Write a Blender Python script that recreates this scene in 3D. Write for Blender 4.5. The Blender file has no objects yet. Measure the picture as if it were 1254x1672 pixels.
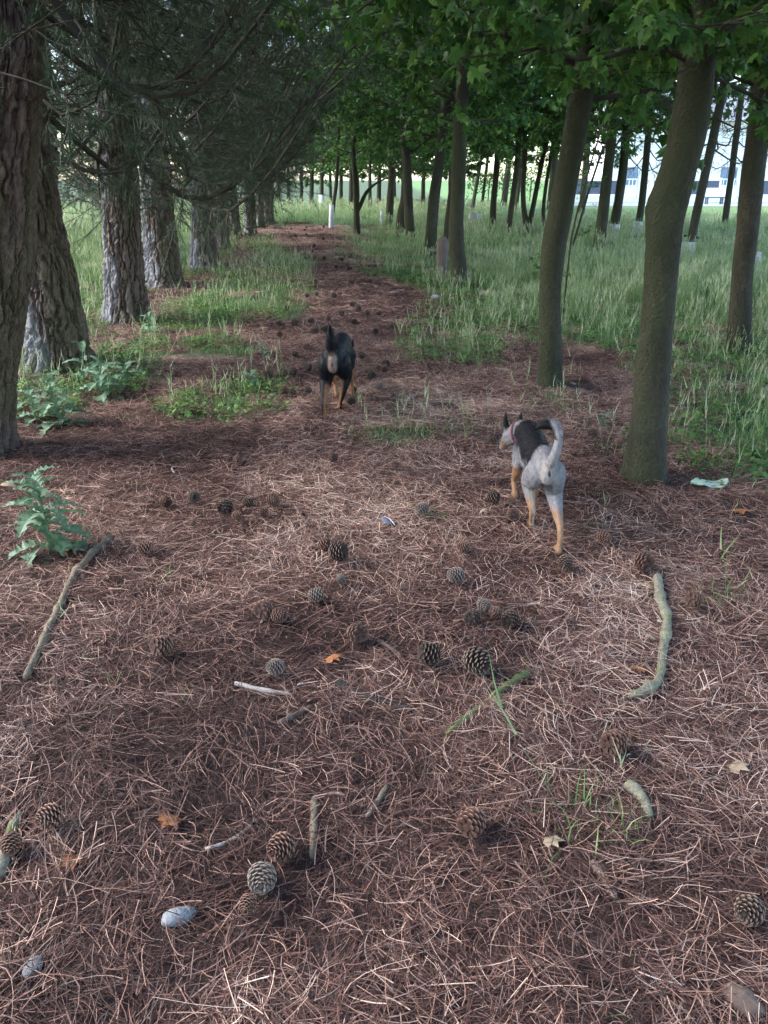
import bpy, math, random
import numpy as np
from mathutils import Vector, Matrix, Euler

R = math.radians
SC = bpy.context.scene
COL = SC.collection
rng = np.random.default_rng(7)
random.seed(7)

# ------------------------------------------------------------------ camera, sky, sun, exposure
CAM_H, PITCH, FPX, PW, PH = 1.5, 23.4, 1260.0, 1254.0, 1672.0
cam_d = bpy.data.cameras.new('camera')
cam = bpy.data.objects.new('camera', cam_d)
COL.objects.link(cam)
cam.location = (0, 0, CAM_H)
cam.rotation_euler = (R(90 - PITCH), 0, 0)
cam_d.sensor_fit = 'VERTICAL'
cam_d.sensor_height = 24.0
cam_d.lens = 24.0 * FPX / PH
cam_d.clip_start = 0.05
cam_d.clip_end = 2000
SC.camera = cam

SUN_EL, SUN_AZ = 38.0, -88.0        # azimuth from +Y, negative = to the left
world = bpy.data.worlds.new('World')
SC.world = world
world.use_nodes = True
wn = world.node_tree
sky = wn.nodes.new('ShaderNodeTexSky')
sky.sky_type = 'NISHITA'
sky.sun_disc = False
sky.sun_elevation = R(SUN_EL)
sky.sun_rotation = R(SUN_AZ)
sky.air_density = 1.0
sky.dust_density = 1.2
sky.ozone_density = 1.0
wn.links.new(sky.outputs[0], wn.nodes['Background'].inputs[0])
wn.nodes['Background'].inputs[1].default_value = 0.15

sun_d = bpy.data.lights.new('sun', 'SUN')
sun_d.energy = 1.5
sun_d.angle = R(30)
sun_d.color = (1.0, 0.97, 0.95)
sun = bpy.data.objects.new('sun', sun_d)
COL.objects.link(sun)
sdir = Vector((math.sin(R(SUN_AZ)) * math.cos(R(SUN_EL)), math.cos(R(SUN_AZ)) * math.cos(R(SUN_EL)), math.sin(R(SUN_EL))))
sun.rotation_euler = (-sdir).to_track_quat('-Z', 'Y').to_euler()

SC.view_settings.view_transform = 'Standard'
SC.view_settings.look = 'None'
SC.view_settings.exposure = 2.6
SC.view_settings.gamma = 1.0
SC.view_settings.use_curve_mapping = False
SC.render.engine = 'CYCLES'
SC.cycles.use_denoising = True
SC.cycles.max_bounces = 6
SC.cycles.diffuse_bounces = 3
SC.cycles.glossy_bounces = 2
SC.cycles.transmission_bounces = 3
SC.cycles.transparent_max_bounces = 4
SC.cycles.sample_clamp_indirect = 6
SC.cycles.use_adaptive_sampling = True
SC.cycles.adaptive_threshold = 0.02

# ------------------------------------------------------------------ noise
def _h(ix, iy, iz, seed=0):
    with np.errstate(over='ignore'):
        h = (ix.astype(np.uint32) * np.uint32(374761393) + iy.astype(np.uint32) * np.uint32(668265263)
             + iz.astype(np.uint32) * np.uint32(2147483647) + np.uint32((seed * 974711 + 13) & 0xffffffff))
        h = (h ^ (h >> np.uint32(13))) * np.uint32(1274126177)
        h = (h ^ (h >> np.uint32(16))) * np.uint32(2246822519)
        h = h ^ (h >> np.uint32(13))
    return h.astype(np.float64) / 4294967295.0

def vnoise(p, seed=0):
    p = np.asarray(p, float)
    i = np.floor(p).astype(np.int64); f = p - i; f = f * f * (3 - 2 * f)
    out = 0
    for dx in (0, 1):
        wx = f[:, 0] if dx else 1 - f[:, 0]
        for dy in (0, 1):
            wy = f[:, 1] if dy else 1 - f[:, 1]
            for dz in (0, 1):
                wz = f[:, 2] if dz else 1 - f[:, 2]
                out = out + wx * wy * wz * _h(i[:, 0] + dx, i[:, 1] + dy, i[:, 2] + dz, seed)
    return out * 2 - 1

def fbm(p, octv=4, seed=0):
    a, s, o = 0.5, 1.0, 0
    for k in range(octv):
        o = o + a * vnoise(np.asarray(p) * s + 17.3 * k, seed + k); a *= 0.5; s *= 2.03
    return o

def worley(p, seed=0):
    p = np.asarray(p, float)
    i = np.floor(p).astype(np.int64)
    f1 = np.full(len(p), 9.0); f2 = np.full(len(p), 9.0); cid = np.zeros(len(p))
    for dx in (-1, 0, 1):
        for dy in (-1, 0, 1):
            for dz in (-1, 0, 1):
                c = i + np.array([dx, dy, dz])
                q = c + np.stack([_h(c[:, 0], c[:, 1], c[:, 2], seed + k) for k in (1, 2, 3)], 1)
                d = np.sqrt(((q - p) ** 2).sum(1)); idr = _h(c[:, 0], c[:, 1], c[:, 2], seed + 9)
                near = d < f1
                f2 = np.where(near, f1, np.minimum(f2, d)); cid = np.where(near, idr, cid); f1 = np.where(near, d, f1)
    return f1, f2, cid

def sstep(a, b, x):
    t = np.clip((np.asarray(x, float) - a) / (b - a), 0, 1)
    return t * t * (3 - 2 * t)

# ------------------------------------------------------------------ ground height and photo-to-ground helpers
def gz(x, y):
    x = np.atleast_1d(np.asarray(x, float)); y = np.atleast_1d(np.asarray(y, float))
    p = np.stack([x, y, np.zeros_like(x)], 1)
    fade = 1 - sstep(25, 45, np.hypot(x, y))
    z = 0.05 * fbm(p * 0.55, 3, 3) + 0.030 * fbm(p * 2.3, 3, 5) + 0.012 * fbm(p * 9.0, 2, 8)
    return z * fade

def gz1(x, y): return float(gz([x], [y])[0])

CP, SP = math.cos(R(PITCH)), math.sin(R(PITCH))
def ray(px, py):
    a, b = (px - PW / 2) / FPX, (PH / 2 - py) / FPX
    return np.array([a, CP + b * SP, -SP + b * CP])
def G(px, py, up=0.0):
    d = ray(px, py); z = 0.0
    for _ in range(4):
        t = (z + up - CAM_H) / d[2]
        x, y = d[0] * t, d[1] * t
        z = gz1(x, y)
    return np.array([x, y, z])
def onplane(px, py, Y):
    d = ray(px, py); t = Y / d[1]
    return np.array([d[0] * t, Y, CAM_H + d[2] * t]), t
def G_many(px, py):
    a = (np.asarray(px) - PW / 2) / FPX; b = (PH / 2 - np.asarray(py)) / FPX
    dz = -SP + b * CP; t = -CAM_H / dz
    return np.stack([a * t, (CP + b * SP) * t], 1)
def inpoly(x, y, poly):
    x = np.asarray(x); y = np.asarray(y); r = np.zeros(x.shape, bool); n = len(poly); j = n - 1
    for i in range(n):
        xi, yi = poly[i]; xj, yj = poly[j]
        c = ((yi > y) != (yj > y)) & (x < (xj - xi) * (y - yi) / (yj - yi + 1e-12) + xi)
        r ^= c; j = i
    return r
def polyd(x, y, poly):
    """signed distance, positive inside"""
    x = np.asarray(x, float); y = np.asarray(y, float); d = np.full(x.shape, 1e9); n = len(poly)
    for i in range(n):
        ax, ay = poly[i]; bx, by = poly[(i + 1) % n]
        t = np.clip(((x - ax) * (bx - ax) + (y - ay) * (by - ay)) / ((bx - ax) ** 2 + (by - ay) ** 2 + 1e-12), 0, 1)
        d = np.minimum(d, np.hypot(x - ax - t * (bx - ax), y - ay - t * (by - ay)))
    return np.where(inpoly(x, y, poly), d, -d)
def GP(pix): return [tuple(G(px, py)[:2]) for px, py in pix]

# ------------------------------------------------------------------ mesh helpers
class MB:
    """collects geometry (verts, faces, one tone value per vertex, material index per face)"""
    def __init__(s): s.v = []; s.f = []; s.t = []; s.m = []; s.n = 0
    def add(s, v, f, tone=0.5, mi=0):
        v = np.asarray(v, float).reshape(-1, 3)
        s.v.append(v)
        s.t.append(np.full(len(v), tone) if np.isscalar(tone) else np.asarray(tone, float))
        s.f += [tuple(int(i) + s.n for i in q) for q in f]
        s.m += [mi] * len(f); s.n += len(v)
    def mesh(s, name, mats, smooth=False, extra=None):
        me = bpy.data.meshes.new(name)
        me.from_pydata(np.concatenate(s.v) if s.v else [], [], s.f)
        for m in (mats if isinstance(mats, (list, tuple)) else [mats]): me.materials.append(m)
        if len(s.m): me.polygons.foreach_set('material_index', s.m)
        if smooth: me.polygons.foreach_set('use_smooth', [True] * len(me.polygons))
        a = me.attributes.new('tone', 'FLOAT', 'POINT'); a.data.foreach_set('value', np.concatenate(s.t).astype(np.float32))
        for k, val in (extra or {}).items():
            a = me.attributes.new(k, 'FLOAT', 'POINT'); a.data.foreach_set('value', np.asarray(val, np.float32))
        me.update()
        return me

def link(name, me, parent=None, loc=None, rot=None, scl=None):
    o = bpy.data.objects.new(name, me); COL.objects.link(o)
    if parent is not None: o.parent = parent
    if loc is not None: o.location = [float(c) for c in loc]
    if rot is not None: o.rotation_euler = [float(c) for c in rot]
    if scl is not None: o.scale = (scl,) * 3 if np.isscalar(scl) else scl
    return o
def tag(o, label=None, cat=None, group=None, kind=None):
    if label: o['label'] = label
    if cat: o['category'] = cat
    if group: o['group'] = group
    if kind: o['kind'] = kind
    return o

def frames(P):
    P = np.asarray(P, float); T = np.gradient(P, axis=0)
    T /= np.linalg.norm(T, axis=1)[:, None] + 1e-12
    ref = np.array([0, 0, 1.0]) if abs(T[0][2]) < 0.9 else np.array([1.0, 0, 0])
    U = np.zeros_like(P); u = np.cross(T[0], ref); u /= np.linalg.norm(u) + 1e-12
    for i in range(len(P)):
        u = u - T[i] * u.dot(T[i]); u /= np.linalg.norm(u) + 1e-12; U[i] = u
    return T, U, np.cross(T, U)
def tube(P, r, n=6, cap=True):
    P = np.asarray(P, float); r = np.broadcast_to(np.asarray(r, float), (len(P),))
    T, U, V = frames(P); th = np.arange(n) * 2 * np.pi / n
    v = P[:, None, :] + r[:, None, None] * (np.cos(th)[None, :, None] * U[:, None, :] + np.sin(th)[None, :, None] * V[:, None, :])
    f = []
    for i in range(len(P) - 1):
        for k in range(n):
            a = i * n + k; b = i * n + (k + 1) % n
            f.append((a, b, b + n, a + n))
    if cap: f.append(tuple(range(n - 1, -1, -1))); f.append(tuple((len(P) - 1) * n + k for k in range(n)))
    return v.reshape(-1, 3), f
def resample(P, n):
    """smooth curve through control points (any number of columns)"""
    P = np.asarray(P, float); m = len(P)
    if m == 2:
        t = np.linspace(0, 1, n)[:, None]; return P[0] * (1 - t) + P[1] * t
    Q = np.vstack([2 * P[0] - P[1], P, 2 * P[-1] - P[-2]])
    L = np.concatenate([[0], np.cumsum(np.linalg.norm(np.diff(P[:, :3], axis=0), axis=1))]); s = np.linspace(0, L[-1], n)
    out = np.zeros((n, P.shape[1]))
    for j, q in enumerate(s):
        k = min(max(int(np.searchsorted(L, q, side='right')) - 1, 0), m - 2); t = (q - L[k]) / max(L[k + 1] - L[k], 1e-9)
        a, b, c, d = Q[k], Q[k + 1], Q[k + 2], Q[k + 3]
        out[j] = 0.5 * (2 * b + (c - a) * t + (2 * a - 5 * b + 4 * c - d) * t * t + (3 * b - a - 3 * c + d) * t ** 3)
    return out
def box_vf(x0, x1, y0, y1, z0, z1):
    v = [(x, y, z) for z in (z0, z1) for y in (y0, y1) for x in (x0, x1)]
    return v, [(0, 2, 3, 1), (4, 5, 7, 6), (0, 1, 5, 4), (2, 6, 7, 3), (0, 4, 6, 2), (1, 3, 7, 5)]

# ------------------------------------------------------------------ materials
def lin(r, g, b):
    f = lambda c: (c / 255 / 12.92) if c / 255 <= 0.04045 else ((c / 255 + 0.055) / 1.055) ** 2.4
    return (f(r), f(g), f(b), 1)
def mat(name, stops, rough=0.9, attr=None, scale=8.0, mix=0.5, bump=0.0, bscale=40.0, bdist=0.01, trans=0.0, inst=0.0, shade=0.0, extra=None, stretch=None, spec=0.25):
    """colour ramp driven by a per-vertex tone and/or noise; extra = [(attribute, colour, strength)]"""
    m = bpy.data.materials.new(name); m.use_nodes = True
    nt = m.node_tree; N = nt.nodes; Lk = nt.links; b = N['Principled BSDF']
    b.inputs['Roughness'].default_value = rough
    b.inputs['Specular IOR Level'].default_value = spec
    tc = N.new('ShaderNodeTexCoord'); vec = tc.outputs['Object']
    if stretch:
        mp = N.new('ShaderNodeMapping'); mp.inputs['Scale'].default_value = stretch; Lk.new(vec, mp.inputs[0]); vec = mp.outputs[0]
    no = N.new('ShaderNodeTexNoise'); no.inputs['Scale'].default_value = scale; no.inputs['Detail'].default_value = 5; no.inputs['Roughness'].default_value = 0.65
    Lk.new(vec, no.inputs['Vector'])
    st = N.new('ShaderNodeMapRange'); st.inputs[1].default_value = 0.25; st.inputs[2].default_value = 0.75; Lk.new(no.outputs[0], st.inputs[0]); fac = st.outputs[0]
    if attr:
        at = N.new('ShaderNodeAttribute'); at.attribute_name = attr
        mx = N.new('ShaderNodeMix'); mx.inputs[0].default_value = mix; Lk.new(at.outputs['Fac'], mx.inputs[2]); Lk.new(fac, mx.inputs[3]); fac = mx.outputs[0]
    if inst:
        oi = N.new('ShaderNodeObjectInfo')
        ma = N.new('ShaderNodeMath'); ma.operation = 'MULTIPLY_ADD'; ma.inputs[1].default_value = inst; ma.inputs[2].default_value = -inst / 2
        Lk.new(oi.outputs['Random'], ma.inputs[0])
        ad = N.new('ShaderNodeMath'); ad.operation = 'ADD'; Lk.new(fac, ad.inputs[0]); Lk.new(ma.outputs[0], ad.inputs[1]); fac = ad.outputs[0]
    if shade:                               # damp and dry stretches of the litter, carried by each scattered patch
        sa = N.new('ShaderNodeAttribute'); sa.attribute_type = 'INSTANCER'; sa.attribute_name = 'shade'
        ma = N.new('ShaderNodeMath'); ma.operation = 'MULTIPLY_ADD'; ma.inputs[1].default_value = shade; Lk.new(sa.outputs['Fac'], ma.inputs[0]); Lk.new(fac, ma.inputs[2]); fac = ma.outputs[0]
    cr = N.new('ShaderNodeValToRGB'); Lk.new(fac, cr.inputs[0])
    e = cr.color_ramp.elements
    while len(e) > 1: e.remove(e[-1])
    for i, (p, c) in enumerate(stops):
        el = e[0] if i == 0 else e.new(p)
        el.position = p; el.color = tuple(c) if len(c) == 4 else tuple(c) + (1,)
    col = cr.outputs[0]
    for (an, c, k) in (extra or []):
        at = N.new('ShaderNodeAttribute'); at.attribute_name = an
        mk = N.new('ShaderNodeMath'); mk.operation = 'MULTIPLY'; mk.inputs[1].default_value = k; mk.use_clamp = True; Lk.new(at.outputs['Fac'], mk.inputs[0])
        mx = N.new('ShaderNodeMix'); mx.data_type = 'RGBA'; Lk.new(mk.outputs[0], mx.inputs[0]); Lk.new(col, mx.inputs[6]); mx.inputs[7].default_value = tuple(c) + (1,); col = mx.outputs[2]
    Lk.new(col, b.inputs['Base Color'])
    if bump:
        n2 = N.new('ShaderNodeTexNoise'); n2.inputs['Scale'].default_value = bscale; n2.inputs['Detail'].default_value = 4; Lk.new(vec, n2.inputs['Vector'])
        bp = N.new('ShaderNodeBump'); bp.inputs['Strength'].default_value = bump; bp.inputs['Distance'].default_value = bdist
        Lk.new(n2.outputs[0], bp.inputs['Height']); Lk.new(bp.outputs[0], b.inputs['Normal'])
    if trans:
        tr = N.new('ShaderNodeBsdfTranslucent'); Lk.new(col, tr.inputs[0])
        ms = N.new('ShaderNodeMixShader'); ms.inputs[0].default_value = trans
        Lk.new(b.outputs[0], ms.inputs[1]); Lk.new(tr.outputs[0], ms.inputs[2]); Lk.new(ms.outputs[0], N['Material Output'].inputs[0])
    return m

M = {}
M['ground'] = mat('forest_soil', [(0.0, (.020, .013, .012)), (.45, (.045, .028, .024)), (.75, (.075, .047, .040)), (1, (.12, .078, .064))], scale=11, bump=.6, bscale=120, bdist=.01,
                  extra=[('grassy', (.05, .085, .03), .8), ('lawn', (.10, .17, .05), 1.0)])
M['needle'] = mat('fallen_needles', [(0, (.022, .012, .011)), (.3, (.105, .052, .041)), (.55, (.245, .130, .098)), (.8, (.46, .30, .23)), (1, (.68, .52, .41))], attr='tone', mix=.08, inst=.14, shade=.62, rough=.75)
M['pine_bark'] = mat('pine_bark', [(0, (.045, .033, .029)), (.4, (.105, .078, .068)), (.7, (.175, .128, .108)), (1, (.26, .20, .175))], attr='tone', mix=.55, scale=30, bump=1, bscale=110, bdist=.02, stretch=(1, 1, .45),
                     extra=[('moss', (.07, .072, .028), .55), ('lichen', (.25, .255, .27), .85)])  # lichen: grey bark plates plus side light from the left, put into the colour
M['smooth_bark'] = mat('smooth_bark', [(0, (.016, .015, .011)), (.4, (.036, .033, .023)), (.75, (.062, .055, .04)), (1, (.15, .14, .12))], attr='tone', mix=.5, scale=34, bump=1, bscale=90, bdist=.014, stretch=(1, 1, .7),
                       extra=[('moss', (.034, .044, .016), .55)])
M['branch_bark'] = mat('branch_bark', [(0, (.022, .019, .015)), (.6, (.05, .044, .033)), (1, (.10, .09, .07))], attr='tone', mix=.5, scale=12, bump=.3, bscale=60)
M['pine_green'] = mat('pine_needles', [(0, (.022, .040, .022)), (.5, (.045, .078, .042)), (1, (.085, .12, .062))], attr='tone', mix=.2, inst=.3, trans=.15, rough=.6)
M['leaf'] = mat('maple_leaves', [(0, (.020, .054, .015)), (.45, (.050, .125, .026)), (.8, (.105, .215, .042)), (1, (.20, .31, .065))], attr='tone', mix=.2, inst=.3, trans=.42, rough=.5)
M['grass'] = mat('grass_blades', [(0, (.045, .09, .028)), (.4, (.10, .185, .055)), (.75, (.21, .30, .12)), (1, (.48, .48, .32))], attr='tone', mix=.12, inst=.25, trans=.35, rough=.6)
M['herb'] = mat('ground_herbs', [(0, (.03, .07, .02)), (.5, (.07, .15, .035)), (1, (.15, .25, .06))], attr='tone', mix=.2, inst=.3, trans=.3, rough=.6)
M['thistle'] = mat('thistle_leaf', [(0, (.04, .09, .045)), (.5, (.085, .16, .085)), (1, (.20, .29, .19))], attr='tone', mix=.4, scale=30, trans=.25, rough=.55)
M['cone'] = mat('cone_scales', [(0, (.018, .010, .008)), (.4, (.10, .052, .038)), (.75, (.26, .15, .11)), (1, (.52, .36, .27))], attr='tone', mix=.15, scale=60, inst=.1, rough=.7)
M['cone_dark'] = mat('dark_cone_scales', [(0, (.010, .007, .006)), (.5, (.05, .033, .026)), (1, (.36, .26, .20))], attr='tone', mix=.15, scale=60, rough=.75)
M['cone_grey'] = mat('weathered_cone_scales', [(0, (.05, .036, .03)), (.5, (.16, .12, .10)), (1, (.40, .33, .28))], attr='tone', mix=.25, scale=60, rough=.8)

# ------------------------------------------------------------------ layout of path and grass, in ground metres
RIGHT_GRASS = GP([(545, 366), (572, 400), (556, 425), (610, 447), (690, 466), (728, 492), (700, 532), (694, 582), (788, 588), (815, 548), (880, 556), (960, 566), (1075, 575), (1105, 640), (1128, 715), (1290, 790), (1500, 800)]) + [(60, 3.2), (60, 90), (-6, 90)]
LEFT_GRASS = [(-60, 90), (-6, 90)] + GP([(455, 362), (440, 366), (405, 392), (330, 445), (250, 470), (165, 500), (60, 590), (-60, 700), (-300, 800)]) + [(-60, 3.5)]
END_GRASS = [(-6.5, 28.6), (-2.5, 27.2), (-1.0, 28.2), (6, 30), (6, 90), (-30, 90), (-30, 30)]
PATCHES = [
    (GP([(335, 470), (355, 440), (420, 425), (505, 420), (515, 470), (500, 520), (420, 530), (300, 515)]), 'meadow'),
    (GP([(395, 405), (440, 385), (505, 440), (440, 450)]), 'meadow'),
    (GP([(290, 560), (330, 545), (400, 560), (445, 575), (380, 592), (310, 585)]), 'short'),
    (GP([(225, 690), (255, 655), (320, 640), (400, 620), (470, 610), (462, 655), (400, 690), (300, 695)]), 'short'),
    (GP([(0, 640), (60, 620), (160, 575), (260, 535), (300, 560), (270, 620), (170, 660), (90, 700), (0, 690)]), 'short'),
    (GP([(240, 545), (245, 505), (330, 478), (410, 515), (340, 548)]), 'short'),
    (GP([(575, 720), (600, 690), (655, 690), (700, 705), (700, 740), (640, 735)]), 'tuft'),
    (GP([(730, 725), (740, 695), (775, 700), (765, 730)]), 'tuft'),
    (GP([(985, 880), (1000, 850), (1045, 850), (1050, 875)]), 'tuft'),
    (GP([(880, 660), (895, 640), (930, 650), (930, 675)]), 'tuft'),
    (GP([(690, 590), (800, 590), (860, 600), (850, 620), (740, 612)]), 'sparse'),
    (GP([(930, 700), (1020, 660), (1020, 740), (940, 740)]), 'sparse'),
    (GP([(1090, 800), (1120, 760), (1254, 770), (1300, 900), (1254, 860), (1150, 830)]), 'sparse'),
]

def grassy(x, y):
    x = np.asarray(x, float); y = np.asarray(y, float)
    wob = 0.35 * fbm(np.stack([x * 1.7, y * 1.7, 0 * x], 1), 3, 21)
    g = np.maximum.reduce([sstep(-.25, .45, polyd(x, y, RIGHT_GRASS) + wob), sstep(-.2, .5, polyd(x, y, LEFT_GRASS) + wob), sstep(-.3, .6, polyd(x, y, END_GRASS) + wob)])
    g = np.maximum(g, sstep(30, 36, np.hypot(x, y)))
    for pl, kd in PATCHES:
        k = {'meadow': .7, 'short': .6, 'tuft': .4, 'sparse': .22}[kd]
        g = np.maximum(g, k * sstep(-.12, .18, polyd(x, y, pl) + wob * .5))
    return g

def lawn(x, y):                         # the mown green far to the right
    x = np.asarray(x, float); y = np.asarray(y, float)
    return sstep(-1.0, 1.5, np.minimum(x - (4.5 + 0 * y), y - 27 - .0 * x) + .6 * fbm(np.stack([x * .5, y * .5, 0 * x], 1), 2, 5))

# ------------------------------------------------------------------ ground sheet
def axis(lo, hi, n, c, w):
    s = np.linspace(math.asinh((lo - c) / w), math.asinh((hi - c) / w), n)
    return c + w * np.sinh(s)
gx = axis(-400, 400, 300, 0, 3.0); gy = axis(-60, 600, 360, 3.0, 2.6)
X, Y = np.meshgrid(gx, gy); fx, fy = X.ravel(), Y.ravel()
Z = gz(fx, fy)
nx, ny = len(gx), len(gy)
gv = np.stack([fx, fy, Z], 1)
ii = (np.arange(ny - 1)[:, None] * nx + np.arange(nx - 1)[None, :]).ravel()
gf = np.stack([ii, ii + 1, ii + 1 + nx, ii + nx], 1)
mb = MB(); mb.add(gv, gf)
gme = mb.mesh('ground', M['ground'], True, {'grassy': grassy(fx, fy), 'lawn': lawn(fx, fy)})
tag(link('ground', gme), kind='structure')

# ------------------------------------------------------------------ scattering of stuff by geometry nodes
def scatter(name, P, rot, scl, vi, variants, label=None, parent=None, shade=None):
    n = len(P)
    me = bpy.data.meshes.new(name)
    me.vertices.add(n); me.vertices.foreach_set('co', np.asarray(P, np.float32).ravel())
    a = me.attributes.new('rot', 'FLOAT_VECTOR', 'POINT'); a.data.foreach_set('vector', np.asarray(rot, np.float32).ravel())
    a = me.attributes.new('scl', 'FLOAT', 'POINT'); a.data.foreach_set('value', np.asarray(scl, np.float32))
    a = me.attributes.new('vi', 'INT', 'POINT'); a.data.foreach_set('value', np.asarray(vi, np.int32))
    if shade is not None:
        a = me.attributes.new('shade', 'FLOAT', 'POINT'); a.data.foreach_set('value', np.asarray(shade, np.float32))
    o = link(name, me, parent)
    vc = bpy.data.collections.new(name + '_kinds')
    for k, vm in enumerate(variants): vc.objects.link(bpy.data.objects.new('%s_kind_%02d' % (name, k), vm))
    ng = bpy.data.node_groups.new(name + '_scatter', 'GeometryNodeTree')
    ng.interface.new_socket('Geometry', in_out='INPUT', socket_type='NodeSocketGeometry')
    ng.interface.new_socket('Geometry', in_out='OUTPUT', socket_type='NodeSocketGeometry')
    N, L = ng.nodes, ng.links
    gi, go = N.new('NodeGroupInput'), N.new('NodeGroupOutput')
    ci = N.new('GeometryNodeCollectionInfo'); ci.inputs['Collection'].default_value = vc
    ci.inputs['Separate Children'].default_value = True; ci.inputs['Reset Children'].default_value = True
    ip = N.new('GeometryNodeInstanceOnPoints'); ip.inputs['Pick Instance'].default_value = True
    def na(nm, ty):
        q = N.new('GeometryNodeInputNamedAttribute'); q.data_type = ty; q.inputs['Name'].default_value = nm
        return [s for s in q.outputs if s.enabled][0]
    L.new(gi.outputs[0], ip.inputs['Points']); L.new(ci.outputs[0], ip.inputs['Instance'])
    L.new(na('vi', 'INT'), ip.inputs['Instance Index']); L.new(na('rot', 'FLOAT_VECTOR'), ip.inputs['Rotation']); L.new(na('scl', 'FLOAT'), ip.inputs['Scale'])
    L.new(ip.outputs[0], go.inputs[0])
    md = o.modifiers.new('scatter', 'NODES'); md.node_group = ng
    o['kind'] = 'stuff'
    if label: o['label'] = label
    return o

def ribbons(mb, base, dirs, L, w, segs=3, bend=0.15, tone=None, r=rng, droop=0.0, taper=True):
    """many thin curved strips at once"""
    n = len(base); dirs = dirs / (np.linalg.norm(dirs, axis=1)[:, None] + 1e-9)
    side = np.cross(dirs, r.normal(size=(n, 3))); side /= np.linalg.norm(side, axis=1)[:, None] + 1e-9
    wv = np.cross(dirs, np.array([0, 0, 1.0])); q = np.linalg.norm(wv, axis=1)[:, None]
    wv = np.where(q > .15, wv / (q + 1e-9), side)
    roll = r.uniform(-.6, .6, (n, 1)); wv = wv * np.cos(roll) + np.cross(dirs, wv) * np.sin(roll)
    if bend > .5: side = side * np.array([1, 1, .25])
    bd = r.normal(size=(n, 1)) * bend
    rows = []
    for k in range(segs + 1):
        t = k / segs
        c = base + dirs * (L * t)[:, None] + side * (bd * L[:, None] * t * t)
        c[:, 2] -= droop * L * t * t
        ww = w * (1 - .95 * t if taper else 1.0)
        ww = np.broadcast_to(ww, (n,))[:, None]
        rows.append(c - wv * ww / 2); rows.append(c + wv * ww / 2)
    V = np.stack(rows, 1)                       # n, 2(segs+1), 3
    m = 2 * (segs + 1)
    f0 = np.array([[2 * k, 2 * k + 1, 2 * k + 3, 2 * k + 2] for k in range(segs)])
    F = (f0[None] + (np.arange(n) * m)[:, None, None]).reshape(-1, 4)
    tone = r.uniform(0, 1, n) if tone is None else tone
    mb.add(V.reshape(-1, 3), F, np.repeat(tone, m))

# ---- carpet of fallen pine needles
def needle_patch(seed, n, side, w, L0):
    r = np.random.default_rng(seed); mb = MB()
    h = side / 2
    c = r.uniform(-h, h, (n, 2))
    az0 = r.uniform(0, 2 * np.pi) + 1.2 * vnoise(np.column_stack([c * 9, np.full(n, seed)]), 2)
    az = np.where(r.uniform(0, 1, n) < .5, az0 + r.normal(0, .4, n), r.uniform(0, 2 * np.pi, n))
    el = r.normal(.05, .15, n)
    d = np.stack([np.cos(az) * np.cos(el), np.sin(az) * np.cos(el), np.sin(el)], 1)
    top = r.uniform(0, 1, n) < .24                      # the freshest needles lie on top, pale and curled
    L = L0 * np.where(top, r.uniform(.45, .95, n), r.uniform(.45, 1.2, n))
    el = np.where(top, el + .08, el)
    d = np.stack([np.cos(az) * np.cos(el), np.sin(az) * np.cos(el), np.sin(el)], 1)
    b = np.column_stack([c, np.abs(r.normal(.005, .008, n)) + .003 + .007 * top]) - d * L[:, None] / 2
    b[:, 2] = np.maximum(b[:, 2], .001)
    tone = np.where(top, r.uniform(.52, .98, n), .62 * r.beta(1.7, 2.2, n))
    wd = w * r.uniform(.6, 1.35, n)
    for m_, bd in ((top, 1.3), (~top, .7)):
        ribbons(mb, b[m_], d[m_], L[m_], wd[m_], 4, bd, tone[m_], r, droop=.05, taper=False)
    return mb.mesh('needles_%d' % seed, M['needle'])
def field(x0, x1, y0, y1, step, jit=.5):
    xs = np.arange(x0, x1, step); ys = np.arange(y0, y1, step); a, b = np.meshgrid(xs, ys)
    a = a.ravel() + rng.uniform(-jit, jit, a.size) * step; b = b.ravel() + rng.uniform(-jit, jit, b.size) * step
    return a, b
def inview(x, y, pad=2.0):                 # ground within a few steps of the viewer's field
    return (np.abs(x) < .52 * (np.maximum(y, 0) * CP + 1.2) + pad + .15) & (y > -.6)
def slope_rot(x, y, az):
    e = .08
    sx = (gz(x + e, y) - gz(x - e, y)) / (2 * e); sy = (gz(x, y + e) - gz(x, y - e)) / (2 * e)
    # tilt in the instance's own turned frame (XYZ euler: the z turn comes last)
    ca, sa = np.cos(az), np.sin(az)
    lx, ly = sx * ca + sy * sa, -sx * sa + sy * ca
    return np.stack([np.arctan(ly), -np.arctan(lx), az], 1)
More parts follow.
